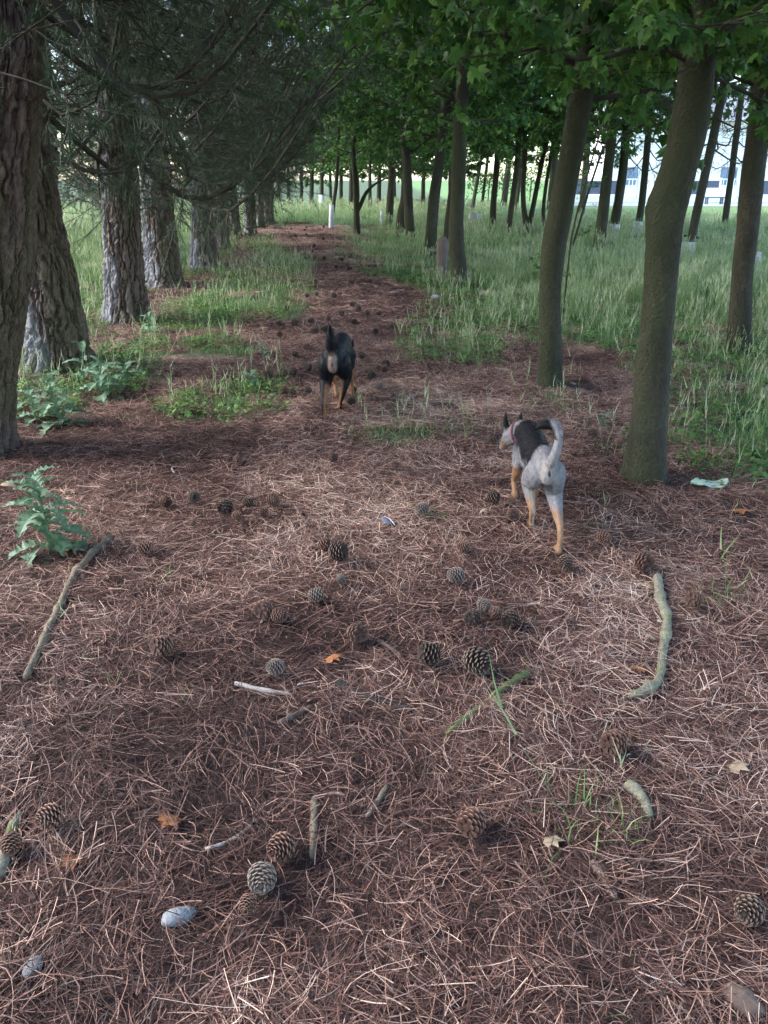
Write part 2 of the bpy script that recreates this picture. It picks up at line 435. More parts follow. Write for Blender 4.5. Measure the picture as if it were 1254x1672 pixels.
def needles():
    P, rt, sc, vi = [], [], [], []
    nv = [needle_patch(100 + k, 560, .24, .0017, .11) for k in range(10)] + [needle_patch(200 + k, 600, .5, .0036, .16) for k in range(5)]
    for (y0, y1, st, v0, v1) in ((-.6, 8.5, .22, 0, 10), (8.5, 30, .45, 10, 15)):
        x, y = field(-11, 11, y0, y1, st, .06)
        k = inview(x, y); x, y = x[k], y[k]
        g = grassy(x, y)
        bare = fbm(np.stack([x * 1.3, y * 1.3, 0 * x + 3], 1), 3, 33)
        keep = rng.uniform(0, 1, len(x)) < np.clip(1.05 - .8 * g, .08, 1) * np.clip(1.3 + 1.8 * np.minimum(bare + .05, 0), .97, 1)
        x, y, b2 = x[keep], y[keep], bare[keep]
        n = len(x); az = rng.integers(0, 4, n) * np.pi / 2 + rng.normal(0, .12, n)
        P.append(np.stack([x, y, gz(x, y) + rng.uniform(0, .005, n)], 1))
        rt.append(slope_rot(x, y, az))
        sc.append(np.ones(n)); vi.append(rng.integers(v0, v1, n))
    Q = np.concatenate(P); Q = np.column_stack([Q[:, :2], 0 * Q[:, 0]])
    damp = .55 * fbm(Q * .9, 3, 61) + .45 * fbm(Q * 2.6, 2, 63) - .04
    scatter('fallen_needles', np.concatenate(P), np.concatenate(rt), np.concatenate(sc), np.concatenate(vi), nv, 'carpet of red brown fallen pine needles over the path', shade=damp)
needles()

# ---- grass
def grass_tuft(seed, n, h, rad, w, heads=0.0, droop=.35, lean=.35):
    r = np.random.default_rng(seed); mb = MB()
    a, q = r.uniform(0, 6.28, n), rad * np.sqrt(r.uniform(0, 1, n))
    b = np.stack([q * np.cos(a), q * np.sin(a), 0 * a - .01], 1)
    az = r.uniform(0, 6.28, n); ti = np.abs(r.normal(0, lean, n))
    d = np.stack([np.cos(az) * np.sin(ti), np.sin(az) * np.sin(ti), np.cos(ti)], 1)
    L = h * r.uniform(.45, 1.1, n)
    tone = np.clip(r.beta(2, 2.5, n) + .3 * (r.uniform(0, 1, n) < .12), 0, 1)
    ribbons(mb, b, d, L, w * r.uniform(.7, 1.3, n), 4, .25, tone, r, droop=droop)
    k = int(n * heads)
    if k:                                       # flowering stems with pale seed heads
        L2 = h * r.uniform(.95, 1.45, k); d2 = d[:k] * np.array([.6, .6, 1])
        ribbons(mb, b[:k], d2, L2, np.full(k, w * .5), 3, .12, np.full(k, .75), r, droop=.12, taper=False)
        d2 = d2 / np.linalg.norm(d2, axis=1)[:, None]; tip = b[:k] + d2 * (L2 * .8)[:, None]; tip[:, 2] -= .08 * L2
        for _ in range(4):
            ribbons(mb, tip + d2 * r.uniform(0, .12, (k, 1)), d2 + r.normal(0, .25, (k, 3)), r.uniform(.05, .11, k), np.full(k, w * 1.3), 2, .1, r.uniform(.8, 1.0, k), r)
    return mb.mesh('tuft_%d' % seed, M['grass'])
def herb_tuft(seed, n, rad, h, s):
    r = np.random.default_rng(seed); mb = MB()
    for i in range(n):
        a = r.uniform(0, 6.28); q = rad * math.sqrt(r.uniform()); c = np.array([q * math.cos(a), q * math.sin(a), h * r.uniform(.2, 1)])
        az = r.uniform(0, 6.28); u = np.array([math.cos(az), math.sin(az), r.normal(0, .3)]); v = np.array([-math.sin(az), math.cos(az), r.normal(0, .3)])
        L = s * r.uniform(.6, 1.3); W = L * .42
        mb.add([c, c + u * L * .4 + v * W, c + u * L, c + u * L * .4 - v * W, c + u * L * .45 + np.array([0, 0, .12 * L])], [(0, 4, 1), (1, 4, 2), (2, 4, 3), (3, 4, 0)], r.uniform(0, 1))
    return mb.mesh('herb_%d' % seed, M['herb'])

def grasses():
    tall = [grass_tuft(300 + k, 120, .50, .19, .0065, .2) for k in range(6)]
    far = [grass_tuft(320 + k, 130, .52, .42, .013, .2) for k in range(4)]
    short = [grass_tuft(340 + k, 26, .15, .09, .0042, .06, .45, .6) for k in range(5)]
    low = [grass_tuft(360 + k, 16, .10, .10, .0035, 0, .4, .8) for k in range(3)]
    herbs = [herb_tuft(380 + k, 34, .10, .07, .028) for k in range(5)]
    V = tall + far + short + low + herbs
    iT, iF, iS, iL, iH = 0, 6, 10, 15, 18
    P, vi, sc = [], [], []
    def put(x, y, lo, hi, s):
        n = len(x); P.append(np.stack([x, y, gz(x, y)], 1)); vi.append(rng.integers(lo, hi, n)); sc.append(s * rng.uniform(.7, 1.25, n))
    # meadow right, left and at the end of the path
    for (x0, x1, y0, y1, st, lo, hi, s) in ((-16, 16, 1.5, 14, .25, iT, iF, 1.0), (-22, 26, 14, 27, .5, iF, iS, 1.0), (-30, 30, 27, 42, .7, iF, iS, 1.15)):
        x, y = field(x0, x1, y0, y1, st); k = inview(x, y, 3.0); x, y = x[k], y[k]
        wob = .3 * fbm(np.stack([x * 1.7, y * 1.7, 0 * x], 1), 3, 21)
        dR, dL, dE = polyd(x, y, RIGHT_GRASS), polyd(x, y, LEFT_GRASS), polyd(x, y, END_GRASS)
        d = np.maximum.reduce([dR, dL, dE]) + wob
        cl = fbm(np.stack([x * .9, y * .9, 0 * x + 9], 1), 3, 44)
        keep = (rng.uniform(0, 1, len(x)) < sstep(-.1, .9, d) * (.8 + .9 * cl)) & (rng.uniform(0, 1, len(x)) > lawn(x, y) * .97)
        x, y, d = x[keep], y[keep], d[keep]
        tallness = np.clip(.36 + .44 * sstep(.2, 2.6, d), .3, 1)
        n = len(x); P.append(np.stack([x, y, gz(x, y)], 1)); vi.append(rng.integers(lo, hi, n)); sc.append(s * tallness * rng.uniform(.75, 1.25, n))
        # a short understorey along the edge
        x, y = field(x0, x1, y0, min(y1, 22), st * .42); k = inview(x, y, 1.0); x, y = x[k], y[k]
        d = np.maximum.reduce([polyd(x, y, RIGHT_GRASS), polyd(x, y, LEFT_GRASS), polyd(x, y, END_GRASS)]) + .3 * fbm(np.stack([x * 1.7, y * 1.7, 0 * x], 1), 3, 21)
        keep = (d > -.25) & (d < 1.6) & (rng.uniform(0, 1, len(x)) < .65); x, y = x[keep], y[keep]
        h = rng.uniform(0, 1, len(x)) < .35
        put(x[h], y[h], iH, iH + 5, 1.2); put(x[~h], y[~h], iS, iL, 1.1)
    # patches within the path
    for pl, kd in PATCHES:
        xs = [q[0] for q in pl]; ys = [q[1] for q in pl]
        st = {'meadow': .10, 'short': .085, 'tuft': .075, 'sparse': .16}[kd]
        x, y = field(min(xs) - .2, max(xs) + .2, min(ys) - .2, max(ys) + .2, st)
        d = polyd(x, y, pl) + .25 * fbm(np.stack([x * 2.5, y * 2.5, 0 * x], 1), 3, 51)
        keep = (rng.uniform(0, 1, len(x)) < sstep(-.08, .2, d) * ({'meadow': .95, 'short': .62, 'tuft': .8, 'sparse': .5}[kd])); x, y = x[keep], y[keep]
        u = rng.uniform(0, 1, len(x))
        if kd == 'meadow':
            k = u < .7; put(x[k], y[k], iS, iL, .85); k = u >= .8; put(x[k], y[k], iH, iH + 5, 1.0)
        elif kd == 'short':
            k = u < .6; put(x[k], y[k], iS, iL, .95); k = u >= .6; put(x[k], y[k], iH, iH + 5, 1.15)
        elif kd == 'tuft':
            k = u < .75; put(x[k], y[k], iS, iL, 1.05); k = u >= .75; put(x[k], y[k], iL, iH, 1.2)
        else:
            k = u < .5; put(x[k], y[k], iL, iH, 1.2); k = (u >= .5) & (u < .75); put(x[k], y[k], iS, iL, .9); k = u >= .75; put(x[k], y[k], iH, iH + 5, .9)
    # stray blades along the path
    x, y = field(-4, 5, 2.0, 14, .42); k = inview(x, y); x, y = x[k], y[k]
    w = np.exp(-np.abs(x - (1.5 + .25 * y)) / .7) * .5 + np.exp(-np.abs(x + .35 * y + .3) / .8) * .35
    keep = rng.uniform(0, 1, len(x)) < w; put(x[keep], y[keep], iL, iH, 1.2)
    for px, py, s, kind in ((955, 1340, 1.7, iS), (985, 1345, 1.3, iS), (1010, 1330, 1.2, iL), (1175, 975, 1.8, iS), (1150, 985, 1.3, iS), (1030, 1210, 1.3, iL), (235, 815, 1.2, iL), (215, 830, 1.0, iL), (845, 885, 1.1, iL),
                            (830, 780, 1.0, iL), (450, 1100, .5, iL), (690, 752, .9, iS), (700, 846, .7, iH), (720, 848, .5, iH), (1190, 1300, 1.0, iL), (1040, 1640, 1.2, iL), (1245, 800, 1.3, iS), (830, 700, 1.5, iS), (850, 690, 1.3, iS), (950, 800, 1.2, iL), (965, 815, 1, iL)):
        p = G(px, py); put(np.array([p[0]]), np.array([p[1]]), kind, kind + 3, s * .72)
    P_, v_, s_ = np.concatenate(P), np.concatenate(vi), np.concatenate(sc)
    n = len(P_)
    rt = np.stack([rng.normal(0, .08, n), rng.normal(0, .08, n), rng.uniform(0, 6.28, n)], 1)
    scatter('wild_grass', P_, rt, s_, v_, V, 'tall green grass and low herbs beside the needle path')
grasses()

# ------------------------------------------------------------------ trees
def trunk_mesh(C, kind, nu, zfine, seed, mats, bump_at=None):
    """C: centreline control points (x, y, z, radius), local to the base"""
    C = np.asarray(C, float)
    L = np.linalg.norm(np.diff(C[:, :3], axis=0), axis=1).sum()
    n1 = max(12, int(L / zfine))
    S = resample(C, n1)
    keep = [i for i in range(n1) if S[i, 2] < 4.2 or i % 6 == 0 or i == n1 - 1]
    S = S[keep]
    z = S[:, 2]
    th = np.arange(nu) * 2 * np.pi / nu
    ph = np.random.default_rng(seed).uniform(0, 6.28, 4)
    flare = (.30 if kind == 'pine' else .22) * np.exp(-np.clip(z, 0, 9) / .16)
    lob = 1 + .5 * np.sin(3 * th + ph[0]) + .35 * np.sin(5 * th + ph[1])
    rad = S[:, 3][:, None] * (1 + flare[:, None] * lob[None, :])
    ct, st_ = np.cos(th), np.sin(th)
    r0 = np.median(S[: max(3, len(S) // 3), 3])
    q = np.stack([np.broadcast_to(ct * r0, rad.shape), np.broadcast_to(st_ * r0, rad.shape), np.broadcast_to(z[:, None], rad.shape)], -1).reshape(-1, 3)
    if kind == 'pine':
        wq = q * np.array([15, 15, 2.3]) + seed * 7.7
        wq = wq + .55 * np.stack([fbm(q * 9 + k * 31, 3, seed + k) for k in range(3)], 1)
        f1, f2, cid = worley(wq, seed)
        pl = sstep(.0, .20, f2 - f1)
        f1b, f2b, cidb = worley(wq * np.array([1.6, 1.6, 3.6]) + 5.1, seed + 60)
        d = .034 * (pl - .7) + .012 * (cid - .5) + .010 * (sstep(0, .25, f2b - f1b) - .5) + .008 * (cidb - .5) + .012 * fbm(q * np.array([70, 70, 26]), 3, seed)
        d *= min(1.0, r0 / .16)
        tone = .4 * cid + .35 * cidb + .25 * (fbm(q * 14, 3, seed + 5) + .5)
        moss = sstep(.05, .4, fbm(q * np.array([6, 6, 1.6]), 3, seed + 11) + .35 * np.cos(np.tile(th, len(z)) - 5.6)) * .8
        lich_sidelight = sstep(.35, .75, np.cos(np.tile(th, len(z)) - 3.5) + .7 * (cid - .5) + .5 * fbm(q * np.array([9, 9, 4]), 3, seed + 15)) * (.55 + .45 * cidb)  # pale left faces: lichen and weathered plates, partly side light painted in
    else:
        d = .012 * fbm(q * np.array([11, 11, 3.0]), 3, seed) + .004 * fbm(q * np.array([60, 60, 50]), 2, seed + 3)
        d *= min(1.0, r0 / .09)
        f1, f2, cid = worley(q * np.array([26, 26, 30]), seed)
        spots = sstep(.25, .1, f1) * (cid > .72) * .55
        tone = np.clip(.38 + .7 * fbm(q * np.array([10, 10, 5]), 4, seed + 5) + spots, 0, 1)
        moss = sstep(-.1, .4, fbm(q * np.array([5, 5, 2.0]), 3, seed + 11) + .3 * np.cos(np.tile(th, len(z)) - 3.6))
        lich_sidelight = 0 * moss
    rad = rad.reshape(-1) + d
    Cx = np.repeat(S[:, 0], nu); Cy = np.repeat(S[:, 1], nu); Cz = np.repeat(S[:, 2], nu)
    if bump_at:                                  # a burl: (z, theta, size)
        for bz, bt, bs in bump_at:
            dt = (np.tile(th, len(z)) - bt + np.pi) % (2 * np.pi) - np.pi
            rad = rad + bs * np.exp(-((Cz - bz) / .09) ** 2 - (dt / .7) ** 2)
    v = np.stack([Cx + rad * np.tile(ct, len(z)), Cy + rad * np.tile(st_, len(z)), Cz], 1)
    i = (np.arange(len(z) - 1)[:, None] * nu + np.arange(nu)[None, :]).ravel()
    j = (np.arange(len(z) - 1)[:, None] * nu + ((np.arange(nu) + 1) % nu)[None, :]).ravel()
    f = np.stack([i, j, j + nu, i + nu], 1)
    mb = MB(); mb.add(v, f, np.clip(tone, 0, 1))
    return mb.mesh('trunk', mats, kind != 'pine', {'moss': moss, 'lichen': lich_sidelight}), S

def pix_line(pts, sink=.06):
    """pixel centreline of a trunk seen in the photo -> real centreline in the plane through its foot"""
    foot = G(pts[0][0], pts[0][1])
    out = []
    for k, (px, py, w) in enumerate(pts):
        p, t = onplane(px, py, foot[1])
        if k == 0: p = foot.copy()
        out.append([p[0] - foot[0], 0.0, p[2] - foot[2], .5 * w / FPX * t])
    out[0][3] = out[1][3] * 1.03
    out[0][2] = -sink
    return foot, np.array(out)
def extend_up(C, top, taper):
    C = C.tolist(); a, b = np.array(C[-2]), np.array(C[-1])
    sx = np.clip((b[0] - a[0]) / max(b[2] - a[2], .05), -.12, .12)
    z, r, x = b[2], b[3], b[0]
    k = 0
    while z < top:
        z2 = min(z + 1.4, top); k += 1
        x += sx * (z2 - z) * (.6 ** k); r = max(r * (1 - taper * (z2 - z)), .02); z = z2
        C.append([x, b[1] + .0, z, r])
    return np.array(C)
def at_height(S, z):
    i = int(np.clip(np.searchsorted(S[:, 2], z), 1, len(S) - 1)); t = (z - S[i - 1, 2]) / max(S[i, 2] - S[i - 1, 2], 1e-6)
    return S[i - 1] * (1 - t) + S[i] * t

# ---- branch kinds (each wood mesh with its own greenery mesh); they grow along +X
def pine_branch(seed, L, rise, green, twigs=24):
    r = np.random.default_rng(seed); W, Nn = MB(), MB()
    t = np.linspace(0, 1, 14)
    wob = np.cumsum(r.normal(0, .02, (14, 2)), 0)
    ax = np.stack([L * t * (1 - .12 * t), wob[:, 0] * L, L * (-.22 * np.sin(np.pi * np.minimum(t * 1.5, 1)) + rise * t ** 2.1) + wob[:, 1] * L * .6], 1)
    ra = .026 * (L / 3) * (1 - .85 * t) + .003
    v, f = tube(ax, ra, 5); W.add(v, f, r.uniform(.2, .6))
    for k in range(twigs):
        tt = .14 + .85 * (k + r.uniform(0, 1)) / twigs; i = tt * 13; i0 = min(int(i), 12)
        p = ax[i0] * (1 - i + i0) + ax[i0 + 1] * (i - i0); tg = ax[i0 + 1] - ax[i0]; tg /= np.linalg.norm(tg)
        sd = (-1) ** k * r.uniform(.5, 1.3)
        d = tg * np.cos(sd) + np.array([-tg[1], tg[0], 0]) * np.sin(sd) + np.array([0, 0, r.normal(-.15, .35)])
        d /= np.linalg.norm(d); l = L * r.uniform(.18, .36) * (1.15 - .7 * tt)
        s = np.linspace(0, 1, 6)[:, None]; cv = r.normal(0, .25, 3); cv[2] += r.choice([-.35, .3])
        tw = p + d * l * s + cv * l * s ** 2 * .6
        v, f = tube(tw, np.linspace(.007, .002, 6), 3, False); W.add(v, f, r.uniform(.1, .8))
        for q in range(r.integers(4, 8)):
            u = r.uniform(.2, 1) * 5; u0 = min(int(u), 4); b = tw[u0] * (1 - u + u0) + tw[u0 + 1] * (u - u0)
            dd = d + r.normal(0, .6, 3); dd /= np.linalg.norm(dd); ll = l * r.uniform(.2, .5)
            ss = np.linspace(0, 1, 4)[:, None]; sub = b + dd * ll * ss + r.normal(0, .2, 3) * ll * ss ** 2
            v, f = tube(sub, np.linspace(.0038, .0014, 4), 3, False); W.add(v, f, r.uniform(.1, .9))
            if green > 0:
                nn = int(62 * green)
                u = r.uniform(.15, 1, nn) * 3; u0 = np.minimum(u.astype(int), 2); fr = (u - u0)[:, None]
                bb = sub[u0] * (1 - fr) + sub[u0 + 1] * fr
                ribbons(Nn, bb, dd * .8 + r.normal(0, .55, (nn, 3)), r.uniform(.05, .10, nn), np.full(nn, .0038), 1, .05, None, r)
    w = W.mesh('pine_branch_wood_%d' % seed, M['branch_bark'])
    return w, (Nn.mesh('pine_branch_needles_%d' % seed, M['pine_green']) if green > 0 else None)

LEAF = np.array([(0, 0), (.28, -.08), (.50, .16), (.33, .30), (.56, .62), (.24, .60), (.0, 1.0), (-.24, .60), (-.56, .62), (-.33, .30), (-.50, .16), (-.28, -.08)])
def leaf_vf(base, d, up, s):
    d = d / np.linalg.norm(d); sd = np.cross(d, up); sd /= np.linalg.norm(sd) + 1e-9; nn = np.cross(sd, d)
    P = base + s * (LEAF[:, :1] * sd + LEAF[:, 1:] * d - (.35 * np.abs(LEAF[:, :1]) + .18 * LEAF[:, 1:] ** 2) * -nn * -1)
    c = base + s * .42 * d
    return np.vstack([P, c]), [(k, (k + 1) % 12, 12) for k in range(12)]
def leafy_branch(seed, L, nl, size, rise=.15):
    r = np.random.default_rng(seed); W, F = MB(), MB()
    t = np.linspace(0, 1, 8); wob = np.cumsum(r.normal(0, .03, (8, 2)), 0)
    ax = np.stack([L * t, wob[:, 0] * L, L * (rise * t + .1 * np.sin(3 * t)) + wob[:, 1] * L], 1)
    v, f = tube(ax, .016 * (1 - .85 * t) + .0025, 5); W.add(v, f, .4)
    tips = [ax]
    for k in range(9):
        i = int(r.integers(1, 7)); a = (-1) ** k * r.uniform(.4, 1.2); d = np.array([math.cos(a), math.sin(a), r.normal(.05, .3)]); l = L * r.uniform(.25, .5)
        s = np.linspace(0, 1, 5)[:, None]; tw = ax[i] + d * l * s + r.normal(0, .15, 3) * l * s ** 2
        v, f = tube(tw, np.linspace(.007, .002, 5), 4, False); W.add(v, f, r.uniform(.2, .7)); tips.append(tw)
    for k in range(nl):
        tw = tips[r.integers(0, len(tips))]; u = math.sqrt(r.uniform(.06, 1)) * (len(tw) - 1); u0 = min(int(u), len(tw) - 2)
        b = tw[u0] * (1 - u + u0) + tw[u0 + 1] * (u - u0); az = r.uniform(0, 6.28)
        st = np.array([math.cos(az), math.sin(az), r.normal(0, .5)]); b2 = b + st * r.uniform(.03, .10)
        d = st * .6 + np.array([0, 0, -r.uniform(.1, .9)]); s = size * r.uniform(.65, 1.25)
        v, f = leaf_vf(b2, d, np.array([0, 0, 1.0]) + r.normal(0, .35, 3), s); F.add(v, f, r.beta(2, 2))
    return W.mesh('leafy_branch_wood_%d' % seed, M['branch_bark']), F.mesh('leafy_branch_leaves_%d' % seed, M['leaf'])

PB_GREEN = [pine_branch(500 + k, 3.2, .22 + .08 * k, 1.0) for k in range(4)]
PB_SPARSE = [pine_branch(520 + k, 3.0, .35 + .10 * k, .55, 28) for k in range(4)]
PB_DEAD = [pine_branch(540 + k, 2.4, .10 + .12 * k, 0, 26) for k in range(3)]
LB = [leafy_branch(560 + k, 1.7, 210, .085, .05 + .08 * k) for k in range(5)]
LB_BIG = [leafy_branch(570 + k, 2.4, 190, .15, .1 * k) for k in range(3)]

def put_branch(root, kind, p, az, pitch, s, r):
    w, g = kind
    b = link('branch', w, root, p[:3], (r.normal(0, .25), -pitch, az), s)
    if g is not None: link('needles' if g.name.startswith('pine') else 'leaves', g, b)
    return b
TREES = []
def pine(pts, label, seed, top=10.5, nu=110, zf=.03, zlow=1.85, nb=36, name='pine_tree', reach=1.0, special=()):
    r = np.random.default_rng(seed); foot, C = pix_line(pts); C = extend_up(C, top, .06)
    root = tag(link(name, None, None, foot), label, 'pine tree', 'pines in the left row')
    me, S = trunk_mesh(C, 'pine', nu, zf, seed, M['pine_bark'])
    link('trunk', me, root)
    for k in range(nb):
        lo = k < nb * .62
        z = zlow + (4.9 - zlow) * ((k + r.uniform(0, .8)) / (nb * .62)) ** 1.25 if lo else 4.9 + (top - 5.2) * ((k - nb * .62 + r.uniform(0, .8)) / (nb * .38))
        p = at_height(S, z); az = 2.4 * k + r.normal(0, .3)
        u = r.uniform()
        kd = (PB_DEAD if u < .14 else PB_SPARSE if u < .5 else PB_GREEN) if lo else PB_GREEN
        s = reach * r.uniform(.75, 1.15) * (1 - .5 * max(0, (z - 5)) / 6)
        if lo and math.cos(az) > .3 and foot[1] < 7: s *= .8
        put_branch(root, kd[r.integers(0, len(kd))], p, az, r.normal(.05, .12), s, r)
    for (z, az, pitch, s, kd) in special: put_branch(root, kd, at_height(S, z), az, pitch, s, r)
    TREES.append((root, S)); return root, S
def broadleaf(pts, label, seed, top=8.5, nu=40, zf=.04, zlow=2.0, nb=32, reach=1.0, forks=(), burl=None, special=(), name='broadleaf_tree', grp='broadleaf trees in the right row', dead=0, big=True, low=.7):
    if grp in ('trees in the meadow', 'far trees beyond the end of the path'): top, low = min(top, 6.5), .86
    r = np.random.default_rng(seed); foot, C = pix_line(pts); C = extend_up(C, top, .10)
    root = tag(link(name, None, None, foot), label, 'tree', grp)
    me, S = trunk_mesh(C, 'broad', nu, zf, seed, M['smooth_bark'], burl)
    link('trunk', me, root)
    lines = [S]
    for fk in forks:
        q = []
        for (px, py, w) in fk:
            p, t = onplane(px, py, foot[1]); q.append([p[0] - foot[0], .02, p[2] - foot[2], .5 * w / FPX * t])
        q = np.array(q)
        if q[-1, 2] < 2.6 and len(q) > 3: pass
        m2, S2 = trunk_mesh(q, 'broad', 16, .06, seed + 40, M['smooth_bark'])
        link('limb', m2, root); lines.append(S2)
    for k in range(nb):
        z = zlow + (4.6 - zlow) * ((k + r.uniform(0, .8)) / (nb * low)) if k < nb * low else 4.6 + (top - 4.8) * ((k - nb * low + r.uniform(0, .8)) / (nb * (1 - low)))
        ln = lines[r.integers(0, len(lines))] if r.uniform() < .4 else S
        z = min(z, ln[-1, 2] - .05) if ln is not S else z
        p = at_height(ln, z); az = 2.4 * k + r.normal(0, .4)
        if k < dead: kd = PB_DEAD[r.integers(0, 3)]; s = .7
        elif z > 4.4 and big: kd = LB_BIG[r.integers(0, 3)]; s = reach * r.uniform(.9, 1.2)
        else: kd = LB[r.integers(0, 5)]; s = reach * r.uniform(.75, 1.25)
        put_branch(root, kd, p, az, r.normal(.1, .25), s, r)
    for (z, az, pitch, s, kd) in special: put_branch(root, kd, at_height(S, z), az, pitch, s, r)
    TREES.append((root, S)); return root, S

# left row of pines, near to far
pine([(-62, 735, 150), (-40, 620, 118), (-14, 480, 112), (-8, 400, 110), (0, 250, 106), (10, 150, 102), (14, 20, 98)], 'nearest pine cut by the left edge, leaning right with rough brown bark', 11, nu=190, zf=.018, zlow=2.3)
pine([(97, 602, 108), (88, 520, 88), (78, 450, 85), (65, 400, 84), (50, 320, 82), (40, 268, 80), (33, 200, 78), (30, 140, 76), (25, 0, 72)], 'pine with a wide flared foot just behind the trunk at the left edge', 12, nu=180, zf=.02)
pine([(208, 526, 72), (205, 480, 62), (200, 400, 59), (195, 300, 57), (190, 200, 55), (184, 100, 53), (180, 0, 50)], 'straight pine with a pale grey left side, third trunk from the left edge', 13, nu=170, zf=.022,
     special=[(2.15, .15, -.25, 1.15, PB_SPARSE[3])])
pine([(268, 470, 66), (264, 430, 56), (258, 350, 50), (253, 280, 47), (246, 200, 45), (238, 120, 43), (230, 0, 40)], 'pine with yellow mossy bark on its path side, fourth trunk from the left edge', 14, nu=150, zf=.025,
     special=[(2.0, -.15, -.2, 1.25, PB_SPARSE[2]), (2.5, .25, 0, 1.2, PB_SPARSE[1])])
pine([(335, 439, 46), (333, 400, 40), (332, 320, 36), (332, 250, 34), (330, 100, 32), (328, 0, 30)], 'pine with spreading roots, fifth trunk along the left row', 15, nu=120, zf=.03, special=[(2.2, .2, -.1, 1.2, PB_SPARSE[3])])
pine([(363, 408, 32), (361, 330, 22), (361, 250, 22), (360, 100, 20)], 'thin pine half hidden behind the fifth trunk of the left row', 16, nu=70, zf=.045)
pine([(380, 389, 32), (376, 340, 26), (372, 270, 24), (368, 100, 22)], 'grey brown pine, sixth clear trunk along the left row', 17, nu=90, zf=.04, special=[(2.6, .1, 0, 1.2, PB_SPARSE[2])])
pine([(409, 385, 20), (407, 300, 18), (406, 200, 17)], 'slim pine next to the dark trunks at the far left of the path', 18, nu=60, zf=.05)
pine([(434, 366, 28), (434, 300, 24), (432, 200, 22)], 'dark pine closest to the end of the path on its left side', 19, nu=70, zf=.05)
pine([(424, 374, 16), (423, 300, 14), (423, 200, 14)], 'thin dark pine squeezed between the last trunks of the left row', 20, nu=50, zf=.06, nb=16)

pine([(84, 432, 24), (82, 330, 22), (80, 200, 21)], 'pine hidden behind the flared trunk, only its boughs showing at left', 21, nu=50, zf=.06)
pine([(206, 428, 24), (205, 330, 22), (203, 200, 21)], 'pine hidden behind the straight grey trunk, only its boughs showing', 22, nu=50, zf=.06)
pine([(20, 410, 24), (17, 330, 22), (12, 200, 21)], 'pine beyond the left row with low boughs near the left edge', 23, nu=50, zf=.06)
def row_pts(x, y, w, lean=0.0):
    out = []
    for z in (0, .5, 1.5, 3.0): out.append([lean * z, 0.0, z if z else -.06, .5 * w * (1 - .03 * z)])
    return np.array([x, y, gz1(x, y)]), np.array(out)
_pl = pix_line
for k, (x, y, lb) in enumerate([(-3.1, 1.7, 'pine added for shade just outside the left edge, level with the near thistle'), (-3.3, -1.0, 'pine of the left row beside the viewer'), (-3.4, -3.8, 'pine of the left row behind the viewer')]):  # left row carried on out of frame, added mainly to shade the foreground
    pix_line = lambda pts, sink=.06, x=x, y=y: row_pts(x, y, .38)
    pine(None, lb, 24 + k, nu=60, zf=.06, zlow=2.6, nb=26)
for k, (x, y, lb) in enumerate([(2.75, 1.3, 'broadleaf tree added for shade just outside the right edge, nearest the viewer'), (3.0, -1.4, 'unseen broadleaf tree added for shade, continuing the right row beside the viewer'), (2.9, -4.2, 'unseen broadleaf tree added for shade, continuing the right row behind the viewer')]):  # out-of-frame trees along the right row, added mainly for their shade
    pix_line = lambda pts, sink=.06, x=x, y=y: row_pts(x, y, .22, .03)
    broadleaf(None, lb, 60 + k, nu=30, zf=.08, zlow=2.3, nb=30)
pix_line = _pl
# right row, near to far
broadleaf([(1053, 787, 66), (1058, 720, 60), (1067, 600, 55), (1077, 480, 54), (1083, 400, 56), (1087, 360, 58), (1097, 320, 58), (1109, 270, 60), (1126, 200, 61), (1140, 100, 60), (1150, 0, 58)], 'nearest tree on the right with a kinked trunk and a burl at head height', 31, nu=84, zf=.02, burl=[(1.42, 3.0, .022)], zlow=1.95, nb=36, special=[(1.97, -1.9, -.10, .6, LB[0]), (2.02, -1.1, -.14, .65, LB[1]), (2.05, -2.7, -.12, .7, LB[2]), (2.1, -1.6, -.1, .5, LB[4]), (2.6, -.4, -.3, .9, LB[3]), (2.2, -1.5, -.1, .6, LB[4]), (2.5, 2.9, -.35, .9, LB[1])])
broadleaf([(897, 633, 44), (898, 560, 36), (898, 500, 35), (902, 420, 38), (914, 350, 40), (925, 290, 39), (938, 220, 39), (952, 140, 38), (965, 60, 38), (975, 0, 36)], 'mossy tree leaning right directly behind the grey dog', 32, nu=64, zf=.025, zlow=1.95, nb=36, special=[(2.3, -1.8, -.15, .9, LB[1]), (2.5, -1.1, -.2, 1.0, LB[2]), (2.2, -2.6, -.1, .9, LB[3]), (2.6, -.3, -.25, 1.0, LB[0]), (2.4, 3.0, -.15, 1.0, LB[4]), (2.1, -1.4, 0, .7, LB[2])])
broadleaf([(1205, 579, 42), (1208, 520, 34), (1212, 450, 33), (1220, 380, 35), (1228, 300, 36), (1240, 200, 36), (1252, 100, 36), (1262, 0, 36)], 'dark tree rising out of the grass at the right edge', 33, nu=60, zf=.03, nb=34, special=[(2.3, -2.2, -.1, .8, LB[1]), (2.2, -1.4, -.05, .8, LB[2]), (2.5, 2.8, -.1, 1.0, LB[0])])
broadleaf([(748, 471, 32), (749, 440, 26), (745, 380, 24), (748, 300, 23), (752, 200, 22), (760, 80, 20), (765, 0, 20)], 'straight mossy tree right beside the old wooden stake', 34, nu=48, zf=.04, nb=36)
broadleaf([(702, 432, 24), (703, 400, 20), (708, 330, 18), (716, 270, 17), (728, 180, 16), (735, 60, 15)], 'slender tree left of the old wooden stake, leaning right', 35, zf=.05)
broadleaf([(674, 406, 20), (668, 365, 16), (666, 310, 15), (660, 200, 14), (655, 100, 12)], 'tree with splayed roots in the middle of the right row, front of a close pair', 36, zf=.05)
broadleaf([(652, 393, 24), (656, 350, 15), (661, 310, 12), (665, 200, 11)], 'broad footed tree just behind the splayed one, back of the close pair', 37, zf=.06)
